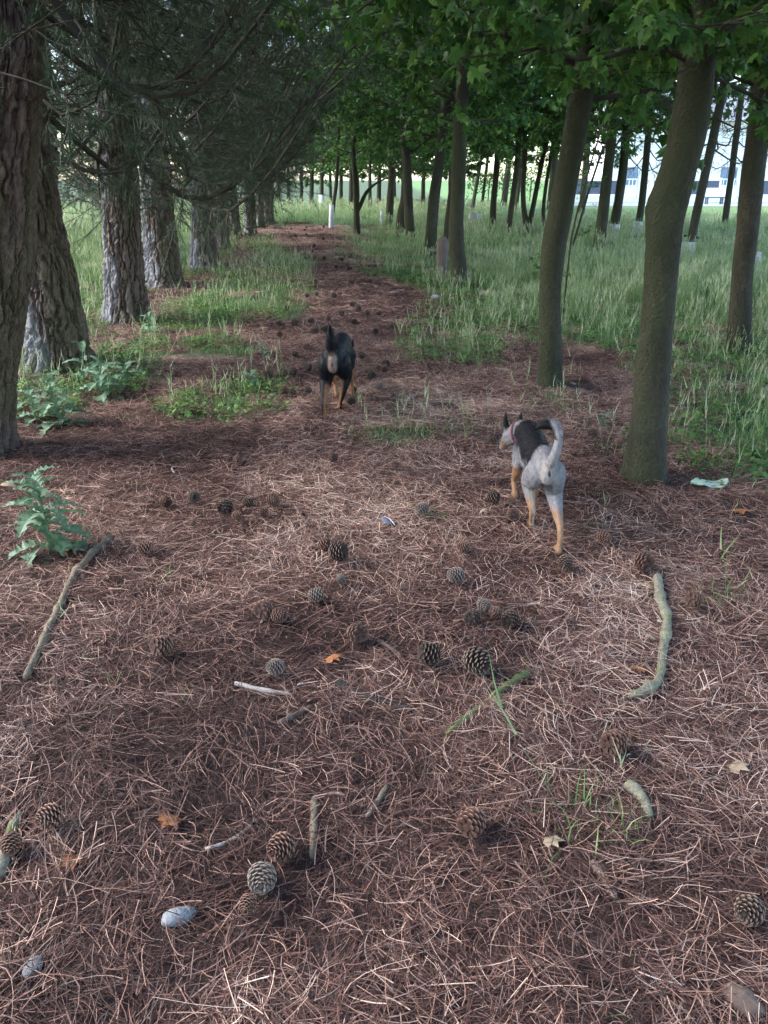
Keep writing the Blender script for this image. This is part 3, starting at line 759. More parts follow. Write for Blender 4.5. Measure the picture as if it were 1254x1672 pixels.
broadleaf([(634, 373, 13), (637, 330, 12), (640, 270, 11), (640, 150, 10)], 'thin straight tree left of the close pair in the right row', 38, zf=.07)
broadleaf([(583, 383, 13), (582, 340, 10), (580, 290, 9), (577, 240, 8), (585, 190, 8), (600, 120, 7)], 'small tree at the path edge with one limb arching right', 39, zf=.06,
          forks=[[(584, 345, 7), (600, 312, 7), (622, 295, 6), (655, 284, 5), (690, 275, 3)]])
broadleaf([(541, 373, 8), (544, 340, 6), (549, 300, 6), (552, 240, 5)], 'young leaning tree with a pale foot at the very end of the path', 40, zf=.08, nb=14)
broadleaf([(526, 346, 8), (525, 310, 7), (526, 240, 6)], 'young upright tree in the grass beyond the end of the path', 41, zf=.1, nb=14, grp='trees in the meadow')
GT = 'trees in the meadow'
broadleaf([(804, 389, 11), (806, 330, 10), (812, 250, 9), (815, 100, 8)], 'straight young tree in the meadow, right of the tilted grey guard', 42, zf=.08, grp=GT)
broadleaf([(827, 403, 10), (836, 330, 9), (845, 260, 9), (850, 150, 8)], 'slim leaning tree in the meadow, just left of the forked one', 43, zf=.08, grp=GT)
broadleaf([(862, 398, 14), (861, 372, 13), (856, 345, 9), (854, 310, 8), (857, 250, 8), (855, 150, 7)], 'tree in the meadow forked low into two stems', 44, zf=.06, grp=GT, forks=[[(863, 376, 9), (871, 335, 8), (884, 270, 8), (895, 220, 7), (910, 140, 6)]])
broadleaf([(975, 419, 20), (982, 370, 18), (990, 300, 17), (998, 230, 16), (1005, 100, 15)], 'sturdy tree in the tall grass between the two nearest right trees', 45, zf=.05, grp=GT)
broadleaf([(997, 399, 17), (1008, 340, 15), (1018, 270, 14), (1025, 180, 14)], 'tree wearing a pale guard, close behind the sturdy one', 46, zf=.06, grp=GT, dead=5)
broadleaf([(1038, 389, 12), (1048, 330, 11), (1055, 260, 11), (1062, 180, 10)], 'tree with a pale guard seen left of the kinked trunk', 47, zf=.07, grp=GT, dead=6)
broadleaf([(1120, 432, 18), (1135, 360, 14), (1150, 290, 14), (1170, 200, 14)], 'leaning tree behind the kinked trunk, beside a broken stake', 48, zf=.06, grp=GT, dead=7)
broadleaf([(1180, 389, 12), (1188, 330, 10), (1195, 280, 10), (1205, 200, 10)], 'bare twiggy tree standing against the bright lawn at right', 49, zf=.07, grp=GT, dead=10, nb=18)
broadleaf([(893, 392, 6), (887, 350, 6), (892, 300, 6), (898, 265, 6)], 'crooked thin stem in the meadow, right of the forked tree', 50, zf=.1, grp=GT, nb=10)
broadleaf([(949, 350, 12), (955, 290, 10), (960, 230, 10)], 'far pale tree against the lawn, left of the sturdy one', 51, zf=.1, grp=GT, nb=16)
broadleaf([(897, 342, 12), (903, 290, 11), (908, 240, 10)], 'far pale barked tree beyond the crooked stem', 52, zf=.1, grp=GT, nb=16)
broadleaf([(822, 336, 12), (829, 280, 10), (833, 240, 9)], 'far grey trunk beyond the slim leaning meadow tree', 53, zf=.1, grp=GT, nb=16)
broadleaf([(840, 358, 8), (846, 310, 7), (850, 260, 7)], 'knobbly far stem between the slim and the forked meadow trees', 54, zf=.1, grp=GT, nb=14)
broadleaf([(786, 346, 6), (790, 310, 5), (795, 270, 5)], 'thin far sapling behind the tilted grey guard', 55, zf=.1, grp=GT, nb=12)
broadleaf([(769, 362, 7), (773, 330, 6), (782, 280, 6), (790, 220, 5)], 'sapling rising out of the tilted grey guard', 56, zf=.1, grp=GT, nb=12)
broadleaf([(470, 335, 5), (471, 310, 5), (470, 250, 5)], 'far dark stem in the grass left of the path end', 57, zf=.12, grp=GT, nb=14)

ORD = 'first second third fourth fifth sixth seventh eighth ninth tenth eleventh twelfth thirteenth last'.split()
for k, (px, py) in enumerate(sorted([(455, 338), (492, 333), (508, 340), (557, 341), (572, 350), (604, 354), (618, 345), (645, 342), (690, 352), (716, 348), (735, 342), (668, 336), (585, 332), (540, 331)])):
    broadleaf([(px, py, 6 + k % 3), (px + (k % 3) - 1, py - 40, 5 + k % 3), (px + 2 * (k % 3) - 2, py - 90, 5)], 'thin far tree beyond the end of the path, %s from the left of fourteen' % ORD[k], 70 + k, top=9, zf=.15, nu=14, zlow=1.6, nb=26, reach=1.25, grp='far trees beyond the end of the path')

# ------------------------------------------------------------------ pine cones
def cone_mesh(seed, openness, material):
    r = np.random.default_rng(seed); mb = MB(); N = 78
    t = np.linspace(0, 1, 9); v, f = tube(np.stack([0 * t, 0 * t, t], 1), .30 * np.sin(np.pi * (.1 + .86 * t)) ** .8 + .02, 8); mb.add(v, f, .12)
    for i in range(N):
        u = (i + .5) / N; th = 2.39996 * i; z = .04 + .93 * u
        prof = .43 * math.sin(math.pi * (.20 + .74 * u)) ** .75 + .03
        ang = openness * (1 - .75 * u) + .25 * u * 0 ; up = .25 + .9 * u - openness * .5
        out = np.array([math.cos(th), math.sin(th), 0]); sd = np.array([-math.sin(th), math.cos(th), 0]); ax = np.array([0, 0, 1.0])
        d = out * math.cos(up) + ax * math.sin(up); nn = np.cross(sd, d) * -1
        a = out * prof * .35 + ax * (z - .04); L = prof * (.72 + .12 * openness) * r.uniform(.92, 1.08); w = .115 * math.sin(math.pi * (.25 + .65 * u)) + .03
        tip = a + d * L
        V = [a - sd * w * .45, a + sd * w * .45, tip - sd * w * 1.0 - nn * .018, tip + sd * w * 1.0 - nn * .018,
             tip - sd * w * .75 + nn * .05 * 0 + ax * .045, tip + sd * w * .75 + ax * .045, tip + d * .035 + ax * .01]
        F = [(0, 1, 3, 2), (0, 4, 5, 1), (2, 3, 6), (4, 6, 5), (2, 6, 4), (3, 5, 6), (0, 2, 4), (1, 5, 3)]
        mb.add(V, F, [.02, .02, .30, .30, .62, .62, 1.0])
    return mb.mesh('cone_%d' % seed, material)
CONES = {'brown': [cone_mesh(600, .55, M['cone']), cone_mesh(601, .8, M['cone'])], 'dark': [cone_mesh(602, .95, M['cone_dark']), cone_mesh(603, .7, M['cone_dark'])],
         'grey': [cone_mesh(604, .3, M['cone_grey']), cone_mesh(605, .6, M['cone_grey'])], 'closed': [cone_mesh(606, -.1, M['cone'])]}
def pine_cone(px, py, kind, label, size=.07, tilt=None, az=None, group=None, r=random.Random(3)):
    p = G(px, py)
    o = link('pine_cone', r.choice(CONES[kind]), None, None, None, size * .86 * r.uniform(.9, 1.1))
    tilt = (R(90) + r.uniform(-.35, .35)) if tilt is None else tilt
    az = r.uniform(0, 6.28) if az is None else az
    o.rotation_euler = (tilt, 0, az)
    m = o.rotation_euler.to_matrix(); s = o.scale[0]
    c = m @ Vector((0, 0, .5 * s))
    o.location = (p[0] - c.x, p[1] - c.y, p[2] + .36 * s - c.z + .036)
    return tag(o, label, 'pine cone', group)
for a in [
    (460, 1413, 'brown', 'large reddish open pine cone above a grey one near the bottom', .070), (430, 1465, 'grey', 'big grey pine cone between two brown ones near the bottom', .070),
    (407, 1503, 'closed', 'round closed brown cone lowest of three near the bottom', .052), (770, 1370, 'brown', 'reddish pine cone alone in the lower middle of the path', .072),
    (85, 1362, 'brown', 'large brown pine cone beside the mossy stick end at lower left', .070), (25, 1405, 'brown', 'small brown cone at the left edge below the larger cone', .05),
    (1215, 1517, 'dark', 'dark pine cone near the lower right corner', .066), (268, 1078, 'brown', 'red pine cone standing on end left of the path middle', .075),
    (432, 1016, 'brown', 'brown pine cone, left one of a touching pair', .075), (458, 1026, 'brown', 'smaller brown pine cone, right one of a touching pair', .058),
    (517, 992, 'grey', 'pale grey pine cone right of a brown pair', .07), (583, 1056, 'brown', 'brown upright cone above the black rotten stick', .075),
    (530, 907, 'brown', 'brown cone tucked behind the black open one', .06), (552, 922, 'dark', 'black open pine cone with pale scale tips in the path middle', .078),
    (557, 963, 'grey', 'very small pale cone below the black open one', .042), (743, 960, 'grey', 'round pale grey pine cone right of the path middle', .072),
    (755, 911, 'brown', 'brown cone behind the round pale grey one', .062), (771, 1029, 'dark', 'dark open cone at the left of a heap of four', .07),
    (832, 1031, 'dark', 'dark open cone at the right of a heap of four', .072), (789, 1010, 'grey', 'grey cone at the back of a heap of four', .065),
    (808, 1021, 'closed', 'closed brown cone in the middle of a heap of four', .055), (780, 1107, 'dark', 'large dark broken pine cone above the green twig', .085),
    (702, 1092, 'dark', 'dark cone half sunk in needles left of the broken one', .07), (450, 1112, 'grey', 'grey half sunk cone above the small white twig', .065),
    (688, 848, 'grey', 'grey pine cone beside a green herb, right of the feather', .07), (804, 829, 'dark', 'dark pine cone left of the grey dog', .068),
    (836, 858, 'brown', 'red cone just left of the grey dog hind paws', .062), (921, 938, 'dark', 'black pine cone just below the grey dog', .065),
    (1047, 937, 'brown', 'brown pine cone at the top end of the mossy branch', .075), (1130, 1000, 'brown', 'brown cone right of the mossy branch in grass', .065),
    (985, 897, 'brown', 'brown cone right of the grey dog hind paw', .062), (1000, 1238, 'brown', 'brown cone buried in needles below the mossy branch', .075),
    (318, 828, 'dark', 'dark cone at the left end of a loose row', .065), (370, 845, 'dark', 'blackest cone in the middle of a loose row', .07),
    (388, 858, 'brown', 'brown cone lowest in a loose row', .055), (406, 836, 'dark', 'dark cone highest in a loose row', .06), (447, 833, 'brown', 'reddish cone right of a loose row', .06),
    (431, 851, 'brown', 'small brown cone below the reddish one at the right of a loose row', .05), (272, 835, 'brown', 'tan cone left of a loose row beside a low herb', .06), (238, 913, 'brown', 'orange brown cone right of the left stick', .062),
    (312, 779, 'brown', 'brown cone beside the curled pale twig', .06), (388, 764, 'closed', 'closed brown cone above the loose row', .055), (544, 762, 'brown', 'brown cone below the black dog', .06), (645, 773, 'brown', 'small brown cone below the grass tuft', .05),
    (574, 667, 'dark', 'dark open cone right of the black dog paws', .065), (577, 648, 'brown', 'reddish cone just right of the black dog hind leg', .062), (504, 648, 'dark', 'dark cone left of the black dog', .06),
    (619, 642, 'grey', 'grey cone farther right of the black dog', .06), (462, 649, 'brown', 'brown cone touching the pale stone', .06), (805, 731, 'dark', 'dark cone near the muzzle of the grey dog', .06),
    (965, 720, 'dark', 'dark cone on the litter left of the kinked trunk', .06), (1010, 735, 'brown', 'brown cone close to the foot of the kinked trunk', .06)]:
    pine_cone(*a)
rr = random.Random(5)
for k in range(64):
    py = 372 + 260 * rr.random() ** 1.3; u = rr.random()
    xl = 460 - (py - 370) * .1; xr = 545 + (py - 370) * .62
    pine_cone(xl + (xr - xl) * u, py, rr.choice(['dark', 'dark', 'brown']), 'small dark pine cone strewn on the far path beyond the black dog', .072, group='pine cones strewn on the far path')

# ------------------------------------------------------------------ sticks, stones, leaves and litter
M['moss_stick'] = mat('mossy_stick', [(0, (.06, .05, .04)), (.3, (.13, .12, .085)), (.5, (.23, .215, .16)), (.68, (.15, .165, .07)), (1, (.085, .115, .035))], attr='tone', mix=.6, scale=22, bump=.6, bscale=70)
M['pale_stick'] = mat('lichen_stick', [(0, (.06, .048, .038)), (.45, (.14, .11, .085)), (.75, (.22, .19, .12)), (1, (.38, .33, .27))], attr='tone', mix=.6, scale=26, bump=.6, bscale=70)
M['green_twig'] = mat('green_twig', [(0, (.05, .06, .025)), (.6, (.11, .145, .05)), (1, (.28, .24, .11))], attr='tone', mix=.6, scale=18, bump=.3)
M['dark_stick'] = mat('rotten_stick', [(0, (.012, .010, .010)), (.6, (.035, .03, .028)), (1, (.10, .08, .07))], attr='tone', mix=.6, scale=26, bump=.8, bscale=50)
M['brown_twig'] = mat('brown_twig', [(0, (.06, .042, .034)), (.6, (.14, .10, .08)), (1, (.28, .22, .18))], attr='tone', mix=.6, scale=26, bump=.4)
M['white_twig'] = mat('bleached_twig', [(0, (.22, .18, .15)), (1, (.55, .50, .45))], attr='tone', mix=.6, scale=26)
def stick(pix, w, material, label, seed, name='stick', lift=.7, knots=3, group=None, sides=9):
    r = np.random.default_rng(seed); P = np.array([G(px, py) for px, py in pix]); o0 = P[0].copy()
    n = max(10, int(np.linalg.norm(np.diff(P, axis=0), axis=1).sum() / .018)); S = resample(P, n)
    t = np.linspace(0, 1, n)
    rad = w * (1 - .3 * t) * (1 + .10 * vnoise(np.stack([t * 14 + seed, 0 * t, 0 * t], 1), seed))
    for _ in range(knots): rad = rad * (1 + .32 * np.exp(-((t - r.uniform(.05, .95)) / .018) ** 2))
    S[:, 2] = gz(S[:, 0], S[:, 1]); S[:, 2] = np.convolve(np.pad(S[:, 2], 4, 'edge'), np.ones(9) / 9, 'valid') + rad * lift + (.010 if lift > .5 else .006)
    rad[0] *= .72; rad[-1] *= .62
    v, f = tube(S - o0, rad, sides)
    v = v + .10 * w * np.stack([vnoise(v * 60 + k * 9, seed + k) for k in range(3)], 1)
    mb = MB(); mb.add(v, f, np.clip(.5 + .8 * fbm(v * 14 + seed, 3, seed), 0, 1))
    o = link(name, mb.mesh(name, material, True), None, o0)
    return tag(o, label, 'stick', group)
stick([(1072, 948), (1077, 985), (1088, 1020), (1081, 1070), (1076, 1112), (1062, 1132), (1045, 1138), (1026, 1144)], .019, M['moss_stick'], 'thick mossy curved branch lying below the grey dog', 1, 'fallen_branch', knots=5, sides=12)
stick([(182, 884), (150, 912), (122, 948), (104, 985), (88, 1020), (68, 1062), (42, 1116)], .016, M['pale_stick'], 'long pale lichen covered stick lying at the left', 2, knots=6, sides=10)
stick([(862, 1104), (820, 1132), (780, 1165), (728, 1206)], .012, M['green_twig'], 'straight green twig pointing up right in the path middle', 3)
stick([(550, 1120), (590, 1138), (630, 1152), (676, 1166)], .017, M['dark_stick'], 'black rotten stick half covered by needles', 4, lift=.2)
stick([(514, 1312), (513, 1350), (510, 1410)], .011, M['pale_stick'], 'short yellow grey stick pointing down in the lower middle', 5)
stick([(632, 1292), (615, 1318), (598, 1342)], .009, M['pale_stick'], 'short yellow lichen twig in the lower middle', 6)
stick([(384, 1122), (425, 1132), (478, 1140)], .009, M['white_twig'], 'small whitish twig below the grey half sunk cone', 7)
stick([(455, 1187), (480, 1176), (512, 1158)], .009, M['brown_twig'], 'brown twig under the small whitish one', 8)
stick([(336, 1394), (372, 1382), (402, 1362), (424, 1340)], .006, M['white_twig'], 'thin pale curved twig left of the short yellow grey stick', 9)
stick([(968, 1412), (986, 1440), (1006, 1474)], .012, M['brown_twig'], 'grey brown stick half buried in the lower right', 10, lift=.3)
stick([(1022, 1290), (1045, 1310), (1060, 1345)], .017, M['moss_stick'], 'short dark mossy stick behind the lower grass blades', 11)
stick([(483, 832), (492, 845), (506, 862)], .008, M['brown_twig'], 'thin twig left of the feather', 12)
stick([(485, 735), (515, 738), (552, 740)], .010, M['dark_stick'], 'dark twig lying across the path below the black dog', 13)
stick([(697, 618), (690, 640), (672, 656)], .010, M['pale_stick'], 'short pale stick on bare litter right of the black dog', 14)
stick([(617, 1048), (645, 1068), (668, 1092)], .009, M['brown_twig'], 'brown twig between the upright cone and the sunk dark cone', 15, lift=.3)
stick([(1010, 905), (1060, 915), (1110, 928), (1140, 935)], .007, M['brown_twig'], 'thin brown twig above the mossy branch', 16)
stick([(4, 1440), (14, 1380), (36, 1335)], .014, M['moss_stick'], 'yellow mossy stick end at the left edge near the bottom', 17)
stick([(632, 482), (648, 478), (660, 475)], .012, M['white_twig'], 'short bleached stick on the far path', 18)
stick([(285, 776), (281, 768), (290, 765)], .006, M['white_twig'], 'tiny curled pale twig left of the path middle', 19)
stick([(1180, 1195), (1210, 1230), (1245, 1245)], .006, M['brown_twig'], 'thin twig at the right edge below the mossy branch', 20)
b = stick([(786, 482), (805, 485), (828, 483)], .045, M['moss_stick'], 'short grey green log end in the grass behind the stake', 21, 'log')
b['category'] = 'log'
# the fallen branch with side twigs at the right of the path
fb = stick([(545, 408), (572, 428), (605, 440), (630, 458), (660, 468), (700, 470), (722, 486)], .015, M['brown_twig'], 'long forked fallen branch lying into the path from the stake', 22, 'fallen_branch', knots=5)
for k, pl in enumerate([[(632, 458), (612, 438), (590, 420), (582, 408)], [(700, 472), (716, 462), (730, 455)]]):
    q = stick(pl, .009, M['brown_twig'], None, 30 + k, 'side_twig'); q.parent = fb; q.location = Vector(q.location) - Vector(fb.location)
    for key in ('category',):
        if key in q: del q[key]

def stone(px, py, s, sq, material, label, seed, name='stone'):
    p = G(px, py); th = np.linspace(0, np.pi, 9); ph = np.arange(14) * 2 * np.pi / 14
    v = np.array([(math.sin(a) * math.cos(b), math.sin(a) * math.sin(b), math.cos(a)) for a in th for b in ph])
    v = v * (1 + .3 * fbm(v * 1.6 + seed * 3, 3, seed))[:, None] * np.array([s * sq, s, s * .55])
    f = [(i * 14 + k, (i + 1) * 14 + k, (i + 1) * 14 + (k + 1) % 14, i * 14 + (k + 1) % 14) for i in range(8) for k in range(14)]
    mb = MB(); mb.add(v, f, .5 + .4 * fbm(v * 40, 3, seed))
    return tag(link(name, mb.mesh(name, material, True), None, (p[0], p[1], p[2] + s * .3), (0, 0, seed)), label, 'stone')
M['stone'] = mat('pale_stone', [(0, (.13, .13, .135)), (.6, (.26, .27, .28)), (1, (.46, .46, .46))], attr='tone', mix=.5, scale=40, bump=.5, bscale=90)
stone(293, 1503, .040, .55, M['stone'], 'pale blue grey stone left of the three cones near the bottom', 2)
stone(55, 1587, .030, .6, M['stone'], 'small whitish stone in the lower left corner', 3)
stone(445, 649, .032, 1.3, M['stone'], 'pale flat stone on the needles left of the black dog', 4)
stone(668, 655, .024, 1.0, M['stone'], 'small white stone at the end of the short pale stick', 5)
stone(1030, 962, .018, 1.0, M['stone'], 'tiny white stone left of the mossy branch top', 6)
stone(1210, 1640, .04, .7, M['brown_twig'], 'dull brown lump at the bottom right corner', 7)
stone(712, 488, .07, 1.2, M['stone'], 'grey stone at the foot of the straight mossy tree', 8)

M['dry_leaf'] = mat('dry_leaf', [(0, (.16, .06, .025)), (.6, (.36, .15, .06)), (1, (.48, .26, .13))], attr='tone', mix=.5, scale=30, trans=.15)
M['pale_leaf'] = mat('pale_leaf', [(0, (.26, .38, .28)), (.6, (.42, .55, .44)), (1, (.60, .70, .60))], attr='tone', mix=.6, scale=12, trans=.15, rough=.5)
M['tan_leaf'] = mat('tan_leaf', [(0, (.26, .19, .12)), (1, (.50, .40, .28))], attr='tone', mix=.5, scale=30, trans=.15)
def fallen_leaf(px, py, s, material, label, seed, shape='maple', name='fallen_leaf'):
    r = np.random.default_rng(seed); p = G(px, py); mb = MB()
    if shape == 'maple':
        v, f = leaf_vf(np.zeros(3), np.array([math.cos(seed), math.sin(seed), .12]), np.array([.2, .3, 1.0]), s)
        v = v - v.mean(0); v[:, 2] += .12 * s * np.sin(v[:, 0] / s * 5 + seed)
    else:
        nu, nv = 15, 9; u, w = np.meshgrid(np.linspace(0, 1, nu), np.linspace(-1, 1, nv), indexing='ij'); u, w = u.ravel(), w.ravel()
        wid = .42 * np.sin(np.pi * np.clip(u, .02, .98)) ** .6 * (1 + .22 * np.sin(u * 11 + w * 2))
        x = s * (u - .5); y = s * w * wid * .62; z = s * (.05 * np.sin(u * 7) + .07 * np.sin(w * 3.4 + u * 4) + .05 * vnoise(np.stack([u * 6, w * 4, 0 * u], 1), 4) + .06 * np.abs(w))
        v = np.stack([x, y, z], 1); f = [(i * nv + k, (i + 1) * nv + k, (i + 1) * nv + k + 1, i * nv + k + 1) for i in range(nu - 1) for k in range(nv - 1)]
    v[:, 2] -= v[:, 2].min()
    mb.add(v, f, np.clip(.5 + .5 * fbm(v / s * 4, 2, seed), 0, 1))
    return tag(link(name, mb.mesh(name, material, True), None, (p[0], p[1], p[2] + .012), (0, 0, r.uniform(-.3, .1) if shape != 'maple' else 0)), label, 'leaf')
fallen_leaf(1156, 800, .19, M['pale_leaf'], 'large pale green crumpled leaf right of the kinked trunk', 1, 'broad')
for k, (px, py, s, mt, lb) in enumerate([(1118, 622, .10, 'dry_leaf', 'orange dry leaf in the grass behind the kinked trunk'), (1163, 745, .09, 'dry_leaf', 'orange leaf above the large pale green one'), (1208, 843, .08, 'dry_leaf', 'bright orange leaf below the large pale green one'),
        (543, 1086, .06, 'dry_leaf', 'orange leaf above the black rotten stick'), (990, 893, .05, 'dry_leaf', 'small orange leaf right of the grey dog'), (1060, 1052, .05, 'tan_leaf', 'pale tan leaf curled against the mossy branch'), (1040, 1100, .05, 'dry_leaf', 'rust brown leaf inside the bend of the mossy branch'),
        (105, 905, .05, 'dry_leaf', 'pinkish brown leaf at the foot of the near thistle'), (280, 1350, .06, 'dry_leaf', 'reddish bark flake like leaf at lower left'), (1200, 1265, .06, 'tan_leaf', 'yellow green leaf near the right edge'), (790, 842, .05, 'tan_leaf', 'small tan leaf left of the grey dog'),
        (18, 805, .09, 'tan_leaf', 'yellow leaf beside the near thistle at the left edge'), (935, 632, .06, 'tan_leaf', 'small tan leaf behind the mossy leaning tree'), (595, 640, .05, 'tan_leaf', 'pale leaf right of the black dog hind leg'), (120, 1415, .05, 'dry_leaf', 'orange leaf below the large cone at lower left'), (900, 1385, .05, 'tan_leaf', 'whitish leaf scrap in the lower right middle')]):
    fallen_leaf(px, py, s, M[mt], lb, 10 + k)

# the grey feather in the middle of the path
def feather(px, py):
    p = G(px, py); mv, mq = MB(), MB(); n = 12
    M['vane'] = mat('feather_vane', [(0, (.06, .065, .085)), (.6, (.12, .13, .17)), (1, (.20, .21, .26))], attr='tone', mix=.7, scale=60)
    M['quill'] = mat('feather_quill', [(0, (.6, .6, .6)), (1, (.8, .8, .8))])
    u = np.linspace(0, 1, n); wl = .006 + 0 * u; wr = .030 * np.sin(np.pi * (.12 + .80 * u)) ** .7
    L = .085; x = L * (u - .5); z = .012 + .012 * np.sin(np.pi * u)
    V = np.concatenate([np.stack([x, -wl, z], 1), np.stack([x, 0 * x, z + .003], 1), np.stack([x, wr * .55, z + .006], 1), np.stack([x, wr, z - .004], 1)])
    F = [(k * n + i, k * n + i + 1, (k + 1) * n + i + 1, (k + 1) * n + i) for k in range(3) for i in range(n - 1)]
    mv.add(V, F, np.concatenate([u * .3 + .6, u * .2 + .3, u * .3 + .2, u * .3 + .4]))
    v, f = tube(np.stack([np.linspace(-.062, .045, 10), -.007 + 0 * np.linspace(0, 1, 10), .014 + .010 * np.sin(np.linspace(0, np.pi, 10))], 1), np.linspace(.0024, .0012, 10), 6); mq.add(v, f)
    root = tag(link('feather', None, None, (p[0], p[1], p[2] + .01), (0, 0, R(118))), 'blue grey feather with a white quill in the middle of the path', 'feather')
    link('vane', mv.mesh('vane', M['vane'], True), root); link('quill', mq.mesh('quill', M['quill'], True), root)
feather(632, 857)

# small chips of bark, scale and leaf among the needles
def chips():
    r = np.random.default_rng(77); V = []
    M['chip'] = mat('litter_chips', [(0, (.06, .035, .028)), (.4, (.18, .10, .075)), (.8, (.36, .24, .18)), (1, (.62, .54, .46))], attr='tone', mix=.1, inst=.9, rough=.8)
    for k in range(6):
        mb = MB(); n = 6; th = np.arange(n) * 2 * np.pi / n; q = r.uniform(.5, 1, n); q[0] *= 1.8
        mb.add(np.vstack([np.stack([q * np.cos(th), .6 * q * np.sin(th), r.normal(0, .2, n)], 1), [[0, 0, .35]]]), [(i, (i + 1) % n, n) for i in range(n)], r.uniform(0, 1)); V.append(mb.mesh('chip_%d' % k, M['chip']))
    x, y = field(-7, 8, -.5, 14, .11); k = inview(x, y) & (rng.uniform(0, 1, len(x)) < .5) & (rng.uniform(0, 1, len(x)) > grassy(x, y)); x, y = x[k], y[k]; n = len(x)
    scatter('litter_chips', np.stack([x, y, gz(x, y) + .012], 1), np.stack([rng.normal(0, .5, n), rng.normal(0, .5, n), rng.uniform(0, 6.28, n)], 1), np.exp(rng.normal(-5.1, .45, n)), rng.integers(0, 6, n), V, 'chips of bark, cone scale and dry leaf among the needles')
chips()

# ------------------------------------------------------------------ thistles and broad leaved weeds
def thistle_leaf(seed, lobed=True):
    r = np.random.default_rng(seed); mb = MB(); n = 15
    t = np.linspace(0, 1, n); ax = np.stack([t, 0 * t, .28 * t - .75 * t ** 2.2], 1)
    w = .19 * np.sin(np.pi * (.06 + .9 * t)) ** .8 * ((1 + .65 * np.where(np.arange(n) % 2 == 0, 1, -.75)) if lobed else 1.25)
    fold = .25
    Lf = ax + np.stack([.05 * (np.arange(n) % 2 == 0) * (t > 0), w, w * fold + .03 * r.normal(size=n)], 1); Rt = ax + np.stack([.05 * (np.arange(n) % 2 == 0) * (t > 0), -w, w * fold + .03 * r.normal(size=n)], 1)
    V = np.concatenate([Lf, ax, Rt]); F = [(k * n + i, k * n + i + 1, (k + 1) * n + i + 1, (k + 1) * n + i) for k in range(2) for i in range(n - 1)]
    mb.add(V, F, np.concatenate([np.full(n, .45), np.full(n, .95), np.full(n, .45)]))
    return mb.mesh('weed_leaf_%d' % seed, M['thistle'])
TL = [thistle_leaf(1), thistle_leaf(2), thistle_leaf(3)]; BL = [thistle_leaf(5, False), thistle_leaf(6, False)]
def weed(px, py, h, nl, L, leaves, label, seed, name='thistle', cat='thistle'):
    r = np.random.default_rng(seed); p = G(px, py); root = tag(link(name, None, None, p), label, cat)
    t = np.linspace(0, 1, 8); S = np.stack([.08 * h * np.sin(t * 2 + seed), .06 * h * np.sin(t * 3), h * t - .02], 1)
    v, f = tube(S, .006 * (1.2 - .7 * t), 6); mb = MB(); mb.add(v, f, .8); link('stem', mb.mesh('stem', M['thistle'], True), root)
    for k in range(nl):
        u = (k + .3) / nl; q = S[min(7, int(u * 7.99))]; s = L * (1 - .55 * u) * r.uniform(.8, 1.15)
        link('leaf', leaves[r.integers(0, len(leaves))], root, q, (r.normal(0, .25), -.15 - .75 * u + r.normal(0, .2), 2.4 * k + r.normal(0, .3)), s)
weed(72, 905, .36, 30, .21, TL, 'spiny blue green thistle standing alone in front of the left stick', 1)
weed(96, 702, .34, 30, .22, TL, 'grey green thistle at the foot of the leaning pine', 2)
weed(60, 690, .24, 14, .18, TL, 'lower thistle left of the grey green one by the leaning pine', 3)
weed(172, 650, .26, 16, .22, BL, 'bushy broad leaved weed right of the flared pine foot', 4, 'leafy_weed', 'weed')
weed(140, 625, .30, 8, .20, BL, 'weed with one large upright pale leaf against the flared pine foot', 5, 'leafy_weed', 'weed')
weed(205, 632, .18, 14, .18, BL, 'low leafy weed at the right end of the left weed patch', 6, 'leafy_weed', 'weed')
weed(245, 548, .22, 12, .17, BL, 'pale leafy weed beside the straight grey pine', 7, 'leafy_weed', 'weed')
weed(412, 640, .16, 14, .14, BL, 'dark green weed at the right end of the low herb patch', 8, 'leafy_weed', 'weed')
weed(430, 585, .14, 10, .12, BL, 'small bright weed in the path left of the black dog', 9, 'leafy_weed', 'weed')
weed(985, 700, .10, 8, .09, BL, 'yellow green seedling left of the kinked trunk', 10, 'leafy_weed', 'weed')
weed(1000, 688, .08, 8, .08, BL, 'second yellow green seedling close to the kinked trunk', 11, 'leafy_weed', 'weed')

# ------------------------------------------------------------------ tree guards and stakes
M['guard'] = mat('plastic_guard', [(0, (.40, .42, .42)), (1, (.66, .67, .66))], scale=8, rough=.5, trans=.2)
M['grey_guard'] = mat('grey_plastic_guard', [(0, (.22, .24, .26)), (1, (.36, .38, .40))], scale=8, rough=.5)
def guard(pb, pt, w, material, label):
    f0 = G(*pb); q, t = onplane(pt[0], pt[1], f0[1]); rad = .5 * w / FPX * t; H = q - f0; n = 14
    v1, f1 = tube(np.array([[0, 0, -.03], H * .5, H]), [rad * 1.04, rad, rad], n, False); v2, f2 = tube(np.array([[0, 0, -.03], H * .5, H]), [rad * .93, rad * .9, rad * .9], n, False)
    mb = MB(); mb.add(v1, f1); mb.add(v2, [tuple(reversed(x)) for x in f2])
    mb.f += [(2 * n + k, 2 * n + (k + 1) % n, 5 * n + (k + 1) % n, 5 * n + k) for k in range(n)]; mb.m += [0] * n
    tag(link('tree_guard', mb.mesh('tree_guard', material, True), None, f0), label, 'tree guard', 'plastic guards round young trees')
guard((768, 381), (774, 348), 16, M['grey_guard'], 'tilted grey plastic tree guard in the meadow')
guard((541, 373), (542, 334), 9, M['guard'], 'white tree guard round the leaning young tree at the path end')
guard((526, 346), (525, 318), 9, M['guard'], 'white tree guard in the grass beyond the path end')
guard((997, 400), (1002, 366), 21, M['guard'], 'pale tree guard close behind the sturdy meadow tree')
guard((1038, 390), (1042, 362), 15, M['guard'], 'pale tree guard left of the kinked trunk')
guard((1120, 433), (1125, 396), 24, M['guard'], 'pale tree guard half hidden behind the kinked trunk')
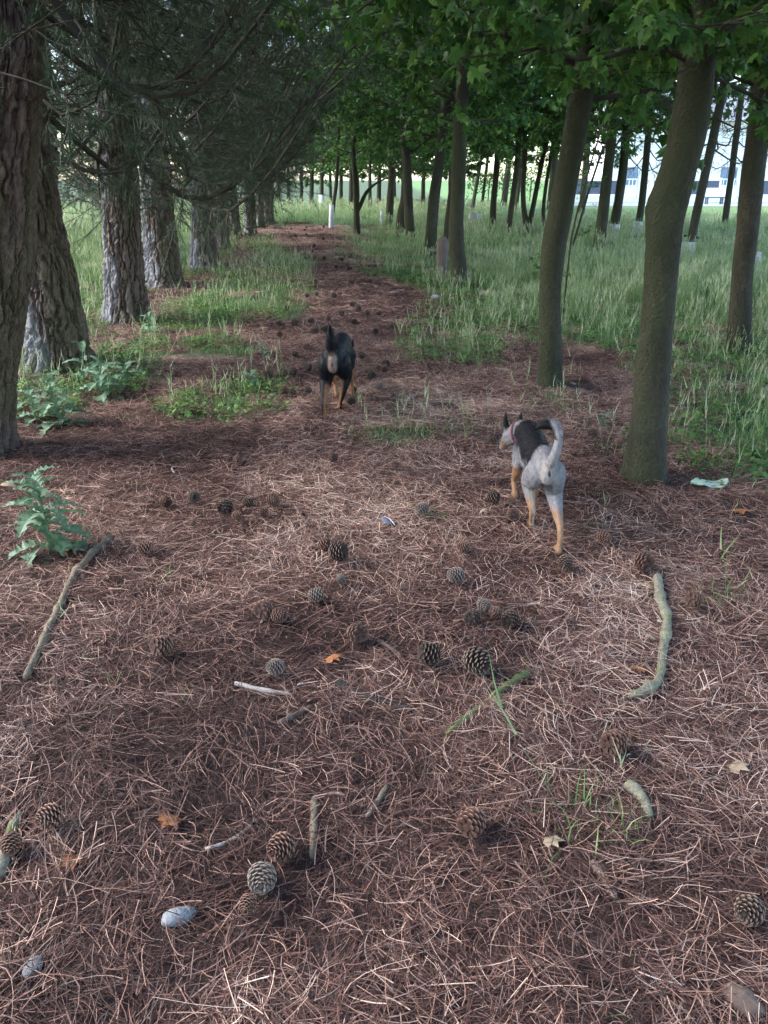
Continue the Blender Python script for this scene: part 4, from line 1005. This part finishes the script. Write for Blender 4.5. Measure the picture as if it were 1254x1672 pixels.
guard((1236, 460), (1238, 412), 12, M['guard'], 'white tree guard behind the dark tree at the right edge')
guard((623, 372), (624, 344), 6, M['guard'], 'thin white tree guard left of the close pair of trees')
M['stake'] = mat('old_stake', [(0, (.06, .047, .038)), (.6, (.13, .105, .085)), (1, (.36, .33, .29))], attr='tone', mix=.5, scale=14, stretch=(6, 6, .6), bump=.6, bscale=30)
def post(pb, pt, w, label, tie=None):
    f0 = G(*pb); q, t = onplane(pt[0], pt[1], f0[1]); h = .5 * w / FPX * t; H = q - f0; mb = MB(); P = resample(np.array([[0, 0, -.05], H * .5, H]), 12)
    v, f = tube(P, h * 1.25, 8); v = v + .08 * h * np.stack([vnoise(v * 30 + k, k) for k in range(3)], 1); v[-8:, 2] += h * np.array([.6, .1, -.5, .4, 1.0, .2, -.3, .5])
    mb.add(v, f, .5 + .5 * fbm(v * np.array([40, 40, 4]), 2, 3))
    root = tag(link('wooden_stake', mb.mesh('stake', M['stake']), None, f0), label, 'stake')
    if tie:
        a, b = [onplane(x, y, f0[1])[0] - f0 for x, y in tie]; v, f = tube(np.array([a, (a + b) / 2 + [0, -.03, .02], b]), .02, 6); m2 = MB(); m2.add(v, f, .2); link('tie', m2.mesh('tie', M['dark_stick']), root)
post((722, 461), (722, 392), 15, 'old brown wooden stake beside the straight mossy tree')
post((1127, 428), (1133, 386), 6, 'broken dark stake with a strap behind the kinked trunk', [(1116, 385), (1142, 389)])
post((990, 395), (997, 362), 4, 'thin stake leaning beside the pale guarded tree')
broadleaf([(724, 452, 9), (727, 400, 9), (733, 340, 9), (740, 280, 8), (745, 200, 7)], 'thin stem growing behind the old wooden stake', 58, zf=.07, nb=16)
# two long bare shoots leaning beside the mossy tree
def shoot(pts, label, seed):
    foot, C = pix_line(pts, .03); root = tag(link('bare_shoot', None, None, foot), label, 'sapling')
    v, f = tube(resample(C, 24)[:, :3], resample(C, 24)[:, 3], 6); mb = MB(); mb.add(v, f, .3); link('stem', mb.mesh('stem', M['branch_bark'], True), root)
    r = np.random.default_rng(seed)
    for k in range(3):
        i = r.integers(1, len(C) - 1); put_branch(root, LB[k], C[i], r.uniform(0, 6.28), .2, .22, r)
shoot([(918, 530, 3), (926, 450, 3), (935, 380, 3), (955, 300, 3), (985, 200, 3)], 'long thin bare shoot right of the mossy leaning tree', 3)
shoot([(921, 440, 4), (940, 385, 4), (962, 310, 4), (985, 240, 4)], 'second bare shoot crossing behind the mossy leaning tree', 4)

# ------------------------------------------------------------------ far side: road, wall, railing, house, bench, hedge
M['road'] = mat('pale_road', [(0, (.20, .20, .21)), (1, (.30, .30, .31))], scale=3)
M['white'] = mat('white_paint', [(0, (.72, .73, .75)), (1, (.82, .82, .83))], scale=3, rough=.6)
M['panel'] = mat('blue_grey_panel', [(0, (.06, .075, .11)), (1, (.10, .12, .17))], scale=5, rough=.5)
M['glass'] = mat('window_glass', [(0, (.10, .16, .26)), (1, (.16, .24, .36))], scale=2, rough=.12, spec=.5)
M['roof'] = mat('slate_roof', [(0, (.16, .17, .20)), (1, (.26, .27, .30))], scale=9)
def boxobj(name, b, material, parent=None, loc=None):
    mb = MB(); v, f = box_vf(*b); mb.add(v, f); return link(name, mb.mesh(name, material), parent, loc)
FY = 56.0
tag(boxobj('road', (10, 90, 47.5, 53.5, -.10, .02), M['road']), kind='structure')
tag(boxobj('low_wall', (11, 44, FY - .3, FY + .1, -.1, .42), M['white']), 'low white wall carrying the railing beyond the lawn', 'wall')
fence = tag(link('railing', None, None, (0, FY - .1, .42)), 'dark blue panel railing with white posts beyond the lawn', 'railing')
pm = MB(); v, f = box_vf(-1.05, 1.05, -.02, .02, .08, .92); pm.add(v, f); pm = pm.mesh('panel', M['panel'])
tm = MB(); v, f = box_vf(-.05, .05, -.05, .05, 0, 1.1); tm.add(v, f); tm = tm.mesh('post', M['white'])
km = MB(); v, f = box_vf(-.02, .02, -.05, -.025, .02, .98); km.add(v, f); km = km.mesh('picket', M['white'])
rm = MB(); v, f = box_vf(-1.1, 1.1, -.03, .03, .98, 1.05); rm.add(v, f); rm = rm.mesh('rail', M['white'])
for k in range(14):
    x = 12.3 + 2.25 * k; link('post', tm, fence, (x - 1.125, 0, 0)); link('rail', rm, fence, (x, 0, 0))
    if k % 3 != 2: link('panel', pm, fence, (x, 0, 0))
    else:
        for j in range(9): link('picket', km, fence, (x - .95 + j * .235, 0, 0))
house = tag(link('house', None, None, (27, 72, 0)), 'white house with blue windows behind the railing', 'house')
boxobj('wall', (-9, 15, -4, 4, -.1, 5.6), M['white'], house)
mb = MB(); mb.add([(-9.5, -4.6, 5.6), (15.5, -4.6, 5.6), (15.5, 4.6, 5.6), (-9.5, 4.6, 5.6), (-9.5, 0, 8.6), (15.5, 0, 8.6)], [(0, 1, 5, 4), (2, 3, 4, 5), (0, 4, 3), (1, 2, 5), (0, 3, 2, 1)]); link('roof', mb.mesh('roof', M['roof']), house)
for k in (0, 2, 5):
    for z in (.9,):
        w = boxobj('window', (-.75, .75, -.05, .03, 0, 1.5), M['white'], house, (-7.2 + k * 4, -4.0, z)); boxobj('pane', (-.66, .66, -.075, -.052, .09, 1.41), M['glass'], w)
b = G(1165, 334); bench = tag(link('bench', None, None, b), 'small pale bench with dark seat on the bright lawn', 'bench')
boxobj('seat', (-.55, .55, -.2, .2, .38, .44), M['panel'], bench); boxobj('backrest', (-.55, .55, .2, .25, .55, .95), M['white'], bench)
for x in (-.5, .42):
    for y in (-.18, .12): boxobj('leg', (x, x + .08, y, y + .08, -.03, .38), M['panel'], bench)
def hedge(x0, x1, y, h, label, seed):
    r = np.random.default_rng(seed); n = int((x1 - x0) * 260); mb = MB()
    c = np.stack([r.uniform(x0, x1, n), y + r.normal(0, .45, n), h * (1 - r.beta(1.2, 3, n)) * (1 + .12 * np.sin(r.uniform(0, 1, n)))], 1)
    c[:, 2] *= 1 + .18 * vnoise(np.stack([c[:, 0] * .8, 0 * c[:, 0], 0 * c[:, 0]], 1), 3)
    u = r.normal(0, 1, (n, 3)); u /= np.linalg.norm(u, axis=1)[:, None]; w = np.cross(u, r.normal(0, 1, (n, 3))); w /= np.linalg.norm(w, axis=1)[:, None]; s = r.uniform(.06, .14, (n, 1))
    V = np.stack([c - u * s, c + w * s * .5, c + u * s, c - w * s * .5], 1).reshape(-1, 3); F = (np.arange(n) * 4)[:, None] + np.arange(4)[None]
    mb.add(V, F, np.repeat(r.uniform(0, 1, n), 4))
    root = tag(link('hedge', None), label, 'hedge'); link('foliage', mb.mesh('foliage', M['herb']), root)
    m2 = MB()
    for k in range(int(x1 - x0)): v, f = tube(np.array([[x0 + k + .5, y, -.05], [x0 + k + .55, y, h * .8]]), .04, 5); m2.add(v, f)
    link('stems', m2.mesh('stems', M['branch_bark']), root)['kind'] = 'stuff'
hedge(6, 13.5, 60, 1.9, 'low clipped green hedge beyond the lawn, left of the railing', 5)

# ------------------------------------------------------------------ the two dogs
def capsule(mb, P, n=14, m=None):
    """closed tapered limb through (x, y, z, r) or (x, y, z, rx, rz) control points, round ends"""
    P = np.asarray(P, float); m = m or max(10, 4 * len(P)); S = resample(P, m)
    rx = S[:, 3]; rz = S[:, 4] if S.shape[1] > 4 else S[:, 3]
    T, U, V = frames(S[:, :3])
    if S.shape[1] > 4:
        U = np.cross(T, np.array([0, 0, 1.0])); U /= np.linalg.norm(U, axis=1)[:, None] + 1e-9; V = np.cross(U, T)
    th = np.arange(n) * 2 * np.pi / n; rings = []
    def ring(c, a, b, i): rings.append(c + a * np.cos(th)[:, None] * U[i] + b * np.sin(th)[:, None] * V[i])
    for q in (80, 50, 25): e = math.cos(R(q)); ring(S[0, :3] - T[0] * min(rx[0], rz[0]) * math.sin(R(q)), rx[0] * e, rz[0] * e, 0)
    for i in range(m): ring(S[i, :3], rx[i], rz[i], i)
    for q in (25, 50, 80): e = math.cos(R(q)); ring(S[-1, :3] + T[-1] * min(rx[-1], rz[-1]) * math.sin(R(q)), rx[-1] * e, rz[-1] * e, m - 1)
    k = len(rings); v = np.concatenate(rings)
    f = [(i * n + j, i * n + (j + 1) % n, (i + 1) * n + (j + 1) % n, (i + 1) * n + j) for i in range(k - 1) for j in range(n)]
    f += [tuple(range(n - 1, -1, -1)), tuple((k - 1) * n + j for j in range(n))]
    mb.add(v, f)
def voxel_union(mb, vox, smooth=5):
    me = bpy.data.meshes.new('tmp'); me.from_pydata(np.concatenate(mb.v), [], mb.f); o = bpy.data.objects.new('tmp', me); COL.objects.link(o)
    a = o.modifiers.new('r', 'REMESH'); a.mode = 'VOXEL'; a.voxel_size = vox
    b = o.modifiers.new('s', 'SMOOTH'); b.factor = .5; b.iterations = smooth
    dg = bpy.context.evaluated_depsgraph_get(); out = bpy.data.meshes.new_from_object(o.evaluated_get(dg))
    bpy.data.objects.remove(o); bpy.data.meshes.remove(me)
    return out
def fur_mat(name, rough=.55):
    m = bpy.data.materials.new(name); m.use_nodes = True; N = m.node_tree.nodes; L = m.node_tree.links; b = N['Principled BSDF']
    at = N.new('ShaderNodeAttribute'); at.attribute_name = 'coat'
    tc = N.new('ShaderNodeTexCoord'); no = N.new('ShaderNodeTexNoise'); no.inputs['Scale'].default_value = 55; no.inputs['Detail'].default_value = 4; L.new(tc.outputs['Object'], no.inputs['Vector'])
    mr = N.new('ShaderNodeMapRange'); mr.inputs[1].default_value = .3; mr.inputs[2].default_value = .7; mr.inputs[3].default_value = .85; mr.inputs[4].default_value = 1.15; L.new(no.outputs[0], mr.inputs[0])
    vm = N.new('ShaderNodeVectorMath'); vm.operation = 'SCALE'; L.new(at.outputs['Color'], vm.inputs[0]); L.new(mr.outputs[0], vm.inputs['Scale']); L.new(vm.outputs[0], b.inputs['Base Color'])
    b.inputs['Roughness'].default_value = rough; b.inputs['Specular IOR Level'].default_value = .12
    b.inputs['Sheen Weight'].default_value = 0
    return m
def coat_attr(me, C):
    a = me.attributes.new('coat', 'FLOAT_COLOR', 'POINT'); a.data.foreach_set('color', np.column_stack([C, np.ones(len(C))]).astype(np.float32).ravel())
def make_dog(loc, rz, scale, pose, paint, label, nfur, furlen, seed):
    r = np.random.default_rng(seed); mb = MB()
    capsule(mb, pose['torso'], 20, 30)
    for ch in pose['chains']: capsule(mb, ch, 12)
    body = voxel_union(mb, .0055, 4)
    n = len(body.vertices); V = np.zeros(n * 3); body.vertices.foreach_get('co', V); V = V.reshape(-1, 3)
    Nn = np.zeros(n * 3); body.vertices.foreach_get('normal', Nn); Nn = Nn.reshape(-1, 3)
    C = paint(V); coat_attr(body, C)
    body.polygons.foreach_set('use_smooth', [True] * len(body.polygons)); fm = fur_mat('dog_fur_%d' % seed); body.materials.clear(); body.materials.append(fm)
    root = tag(link('dog', None, None, loc, (0, 0, rz), scale), label, 'dog')
    link('body', body, root)
    # short coat of lying hairs
    idx = r.integers(0, n, nfur); b = V[idx] - Nn[idx] * .001; nn = Nn[idx]
    flow = np.array([0, -.75, -.55]) + r.normal(0, .22, (nfur, 3)); flow = flow - nn * (flow * nn).sum(1)[:, None]; flow /= np.linalg.norm(flow, axis=1)[:, None] + 1e-6
    tl = pose['tail_tip'](V[idx]); d = flow * .93 + nn * .30
    d = np.where(tl[:, None] > 0, np.array(pose['tail_dir']) * .8 + nn * .5, d)
    L = furlen * r.uniform(.6, 1.3, nfur) * (1 + 1.2 * (tl > 0)) * np.where((V[idx, 2] < .16) & (tl <= 0), .6, 1)
    fb = MB(); ribbons(fb, b, d, L, np.full(nfur, .0022), 2, .1, None, r)
    fme = fb.mesh('coat', fm); Cf = np.repeat(np.clip(C[idx] * r.uniform(.7, 1.3, (nfur, 1)), 0, 1), 6, 0); coat_attr(fme, Cf)
    link('coat', fme, root)
    # eyes, nose and claws
    M.setdefault('eye', mat('dog_eye', [(0, (.012, .008, .006)), (1, (.03, .018, .01))], rough=.1, spec=.5)); M.setdefault('nose', mat('dog_nose', [(0, (.010, .010, .011)), (1, (.025, .024, .025))], rough=.35))
    for nm, P, m_ in [('eye', pose['eyes'][0], 'eye'), ('eye', pose['eyes'][1], 'eye'), ('nose', pose['nose'], 'nose')]:
        eb = MB(); capsule(eb, P, 10); link(nm, eb.mesh(nm, M[m_], True), root)
    return root

def legset(hl, hr, fl, fr):
    """each leg: list of (x, y, z, r)"""
    return [hl, hr, fl, fr]
def blend(a, b, w): return a * (1 - w)[:, None] + np.asarray(b)[None] * w[:, None]
def near(V, p, r0, r1): return 1 - sstep(r0, r1, np.linalg.norm(V - np.array(p), axis=1))
def segd(V, P):
    P = np.asarray(P)[:, :3]; d = np.full(len(V), 9.0)
    for a, b in zip(P[:-1], P[1:]):
        t = np.clip(((V - a) @ (b - a)) / ((b - a) @ (b - a)), 0, 1); d = np.minimum(d, np.linalg.norm(V - a - t[:, None] * (b - a), axis=1))
    return d
def paw(x, y, z=.016, yaw=0.0):
    out = [[(x, y - .012, z + .010, .020), (x + yaw * .03, y + .028, z + .004, .021)]]
    for k in (-1, 0, 1): out.append([(x + k * .012, y + .025, z + .004, .010), (x + k * .015 + yaw * .04, y + .048, z - .001, .009)])
    return out

# -- black and tan dog, walking away, nose to the ground
T1 = [(0, .02, .36, .050, .065), (0, .06, .365, .085, .095), (0, .14, .365, .098, .108), (0, .25, .352, .084, .092), (0, .37, .335, .098, .116), (0, .48, .330, .104, .128), (0, .58, .335, .088, .112), (0, .64, .33, .062, .080)]
HL1 = [(-.058, .085, .335, .078), (-.076, .115, .235, .056), (-.080, .045, .165, .034), (-.076, -.035, .125, .021), (-.074, -.050, .075, .017), (-.072, -.045, .028, .018)]
HR1 = [(.058, .105, .335, .078), (.078, .205, .250, .056), (.070, .180, .180, .034), (.050, .165, .115, .021), (.030, .200, .070, .017), (.020, .235, .030, .018)]
FL1 = [(-.075, .50, .305, .055), (-.078, .47, .20, .033), (-.060, .50, .11, .020), (-.050, .47, .075, .018), (-.040, .45, .050, .018)]
FR1 = [(.075, .52, .305, .055), (.080, .50, .20, .033), (.082, .56, .10, .019), (.082, .58, .03, .018)]
TAIL1 = [(0, .03, .415, .036), (-.004, -.005, .455, .038), (-.008, -.020, .505, .036), (-.012, -.012, .550, .028), (-.014, .005, .580, .014)]
NECK1 = [(0, .58, .36, .085), (.005, .68, .33, .068), (.01, .76, .275, .058)]
HEAD1 = [(.01, .77, .265, .060), (.012, .82, .225, .055), (.014, .88, .165, .036), (.015, .93, .115, .026)]
EARS1 = [[(s * .045 + .01, .77, .300, .022), (s * .060 + .01, .755, .335, .016), (s * .066 + .01, .75, .365, .006)] for s in (-1, 1)]
pose1 = dict(torso=T1, chains=[HL1, HR1, FL1, FR1, TAIL1, NECK1, HEAD1] + EARS1 + paw(-.072, -.045, .016) + paw(.020, .235, .016, -.3) + paw(-.040, .445, .035) + paw(.082, .59, .016),
             tail_tip=lambda V: ((segd(V, TAIL1) < .042) & (V[:, 2] > .44)).astype(float), tail_dir=(0, .1, 1.0),
             eyes=[[(-.035, .835, .235, .008), (-.036, .838, .233, .008)], [(.058, .835, .235, .008), (.059, .838, .233, .008)]], nose=[(.010, .952, .100, .012), (.022, .952, .100, .012)])
def paint1(V):
    C = np.tile([.008, .008, .011], (len(V), 1))
    nz = fbm(V * 25, 3, 4) * .03
    C = blend(C, (.21, .15, .13), near(V * [1.5, 1, .55] + nz[:, None] * .3, (0, -.01, .345 * .55), .040, .068) * (V[:, 1] < .08))
    for leg, inner in ((HL1, 1), (HR1, -1)):
        w = 1 - sstep(.05, .07, segd(V, leg[2:])); side = (V[:, 0] - np.interp(V[:, 2], [.02, .12, .2, .3], [leg[5][0], leg[3][0], leg[2][0], leg[1][0]])) * inner
        C = blend(C, (.20, .10, .045), w * sstep(-.004, .010, side + nz * .2) * sstep(.26, .18, V[:, 2] + nz))
    for leg in (FL1, FR1): C = blend(C, (.20, .10, .045), (1 - sstep(.035, .05, segd(V, leg[1:]))) * sstep(.24, .20, V[:, 2] + nz) * (V[:, 1] > .40))
    C = blend(C, (.2, .10, .05), near(V, (.015, .90, .13), .05, .08))
    C = blend(C, (.02, .012, .012), near(V * [1.3, 1, .7], (0, -.035, .36 * .7), .008, .016))
    return C
p = G(530, 690); s1 = 1.04
make_dog((p[0] + .058 * s1, p[1] + .04 * s1, p[2] + .008), R(-3), (s1 * .78, s1, s1), pose1, paint1, 'black and tan dog with its tail up, walking away up the path', 16000, .013, 91)

# -- silver grey shepherd type dog with black saddle
T2 = [(0, .02, .345, .045, .055), (0, .06, .352, .078, .085), (0, .14, .355, .088, .095), (-.005, .25, .345, .080, .085), (-.010, .37, .328, .095, .108), (-.015, .48, .322, .100, .120), (-.02, .58, .33, .085, .105), (-.025, .64, .33, .060, .078)]
HL2 = [(-.052, .100, .325, .074), (-.072, .200, .245, .054), (-.066, .165, .178, .034), (-.056, .115, .125, .021), (-.048, .150, .070, .017), (-.042, .180, .030, .018)]
HR2 = [(.055, .070, .325, .076), (.074, .095, .225, .055), (.078, .000, .165, .034), (.078, -.095, .128, .021), (.077, -.125, .075, .017), (.076, -.125, .030, .018)]
FL2 = [(-.085, .52, .300, .054), (-.098, .50, .195, .034), (-.105, .55, .120, .021), (-.105, .52, .080, .018), (-.102, .49, .060, .017)]
FR2 = [(.055, .52, .300, .054), (.062, .50, .195, .033), (.062, .54, .10, .020), (.062, .55, .03, .018)]
TAIL2 = [(0, .03, .395, .027), (.008, -.02, .430, .030), (.024, -.045, .490, .028), (.032, -.040, .545, .025), (.016, -.030, .588, .023), (-.030, -.020, .598, .021), (-.075, -.012, .592, .017), (-.105, -.008, .578, .010)]
NECK2 = [(-.02, .58, .36, .082), (-.06, .68, .345, .066), (-.095, .75, .315, .056)]
HEAD2 = [(-.10, .76, .305, .058), (-.115, .81, .275, .053), (-.130, .87, .225, .035), (-.140, .925, .180, .025)]
EARS2 = [[(-.105 + s * .042, .765, .340, .022), (-.105 + s * .052, .758, .380, .018), (-.105 + s * .056, .752, .415, .012), (-.105 + s * .056, .750, .440, .004)] for s in (-1, 1)]
pose2 = dict(torso=T2, chains=[HL2, HR2, FL2, FR2, TAIL2, NECK2, HEAD2] + EARS2 + paw(-.042, .180) + paw(.076, -.120) + paw(-.102, .485, .045) + paw(.062, .56),
             tail_tip=lambda V: ((segd(V, TAIL2) < .036) & (V[:, 2] > .43)).astype(float), tail_dir=(-.6, .05, .25),
             eyes=[[(-.165, .815, .285, .008), (-.166, .818, .283, .008)], [(-.070, .815, .285, .008), (-.069, .818, .283, .008)]], nose=[(-.147, .945, .168, .012), (-.137, .945, .168, .012)])
def paint2(V):
    nz = fbm(V * 25, 3, 4) * .05
    C = np.tile([.185, .178, .188], (len(V), 1))
    C = blend(C, (.010, .0095, .012), sstep(.10, .16, V[:, 1] + nz * .8) * sstep(.68, .60, V[:, 1] + nz) * sstep(.26, .33, V[:, 2] + nz - .10 * np.abs(V[:, 0]) - .35 * sstep(.1, .05, V[:, 1])))
    C = blend(C, (.24, .22, .21), near(V, (0, .01, .36), .05, .10))
    for leg in (HL2, HR2): C = blend(C, (.25, .145, .085), (1 - sstep(.05, .07, segd(V, leg[2:]))) * sstep(.21, .14, V[:, 2] + nz))
    C = blend(C, (.40, .33, .25), (1 - sstep(.04, .06, segd(V, HL2[2:]))) * sstep(-.008, .008, V[:, 0] - np.interp(V[:, 2], [.03, .12, .2], [-.04, -.056, -.068])) * sstep(.24, .2, V[:, 2]))
    for leg in (FL2, FR2): C = blend(C, (.22, .125, .07), (1 - sstep(.04, .055, segd(V, leg[1:]))) * sstep(.25, .20, V[:, 2] + nz))
    tl = (segd(V, TAIL2) < .036) & (V[:, 2] > .42)
    C = np.where(tl[:, None], np.array([.24, .23, .235]), C)
    C = blend(C, (.009, .009, .010), tl * sstep(.012, -.012, V[:, 0] + .6 * (V[:, 2] - .575)) * (V[:, 2] > .54))
    C = blend(C, (.05, .035, .03), near(V * [1.3, 1, .7], (0, -.022, .365 * .7), .008, .016))
    C = blend(C, (.015, .013, .013), sstep(.325, .36, V[:, 2]) * (V[:, 1] > .735))
    C = blend(C, (.20, .13, .085), near(V, (-.125, .85, .24), .05, .08))
    C = blend(C, (.07, .07, .08), near(V, (0, .02, .27), .03, .055))  # shade between the thighs, put into the coat colour
    return C
p = G(911, 905); s2 = .93
dog2 = make_dog((p[0] - .056 * s2, p[1] + .10 * s2, p[2] + .008), R(-2), (s2 * .74, s2, s2), pose2, paint2, 'silver grey dog with a black saddle and curled tail by the kinked tree', 18000, .014, 92)
M['collar'] = mat('pink_collar', [(0, (.14, .03, .055)), (1, (.20, .045, .08))], scale=20, rough=.5)
th = np.linspace(0, 2 * np.pi, 29); a = np.array([-.04, .10, -.05]); a = a / np.linalg.norm(a); u = np.cross(a, [0, 0, 1]); u /= np.linalg.norm(u); w = np.cross(u, a)
cc = np.array([-.062, .685, .343]) + .071 * (np.cos(th)[:, None] * u + np.sin(th)[:, None] * w)
mb = MB(); V = np.concatenate([cc - a * .008, cc + a * .008]); mb.add(np.concatenate([V, V + .003 * np.concatenate([(np.cos(th)[:, None] * u + np.sin(th)[:, None] * w)] * 2)]), [(i, i + 1, i + 30, i + 29) for i in range(28)] + [(58 + i, 58 + i + 1, 58 + i + 30, 58 + i + 29) for i in range(28)])
link('collar', mb.mesh('collar', M['collar'], True), dog2)
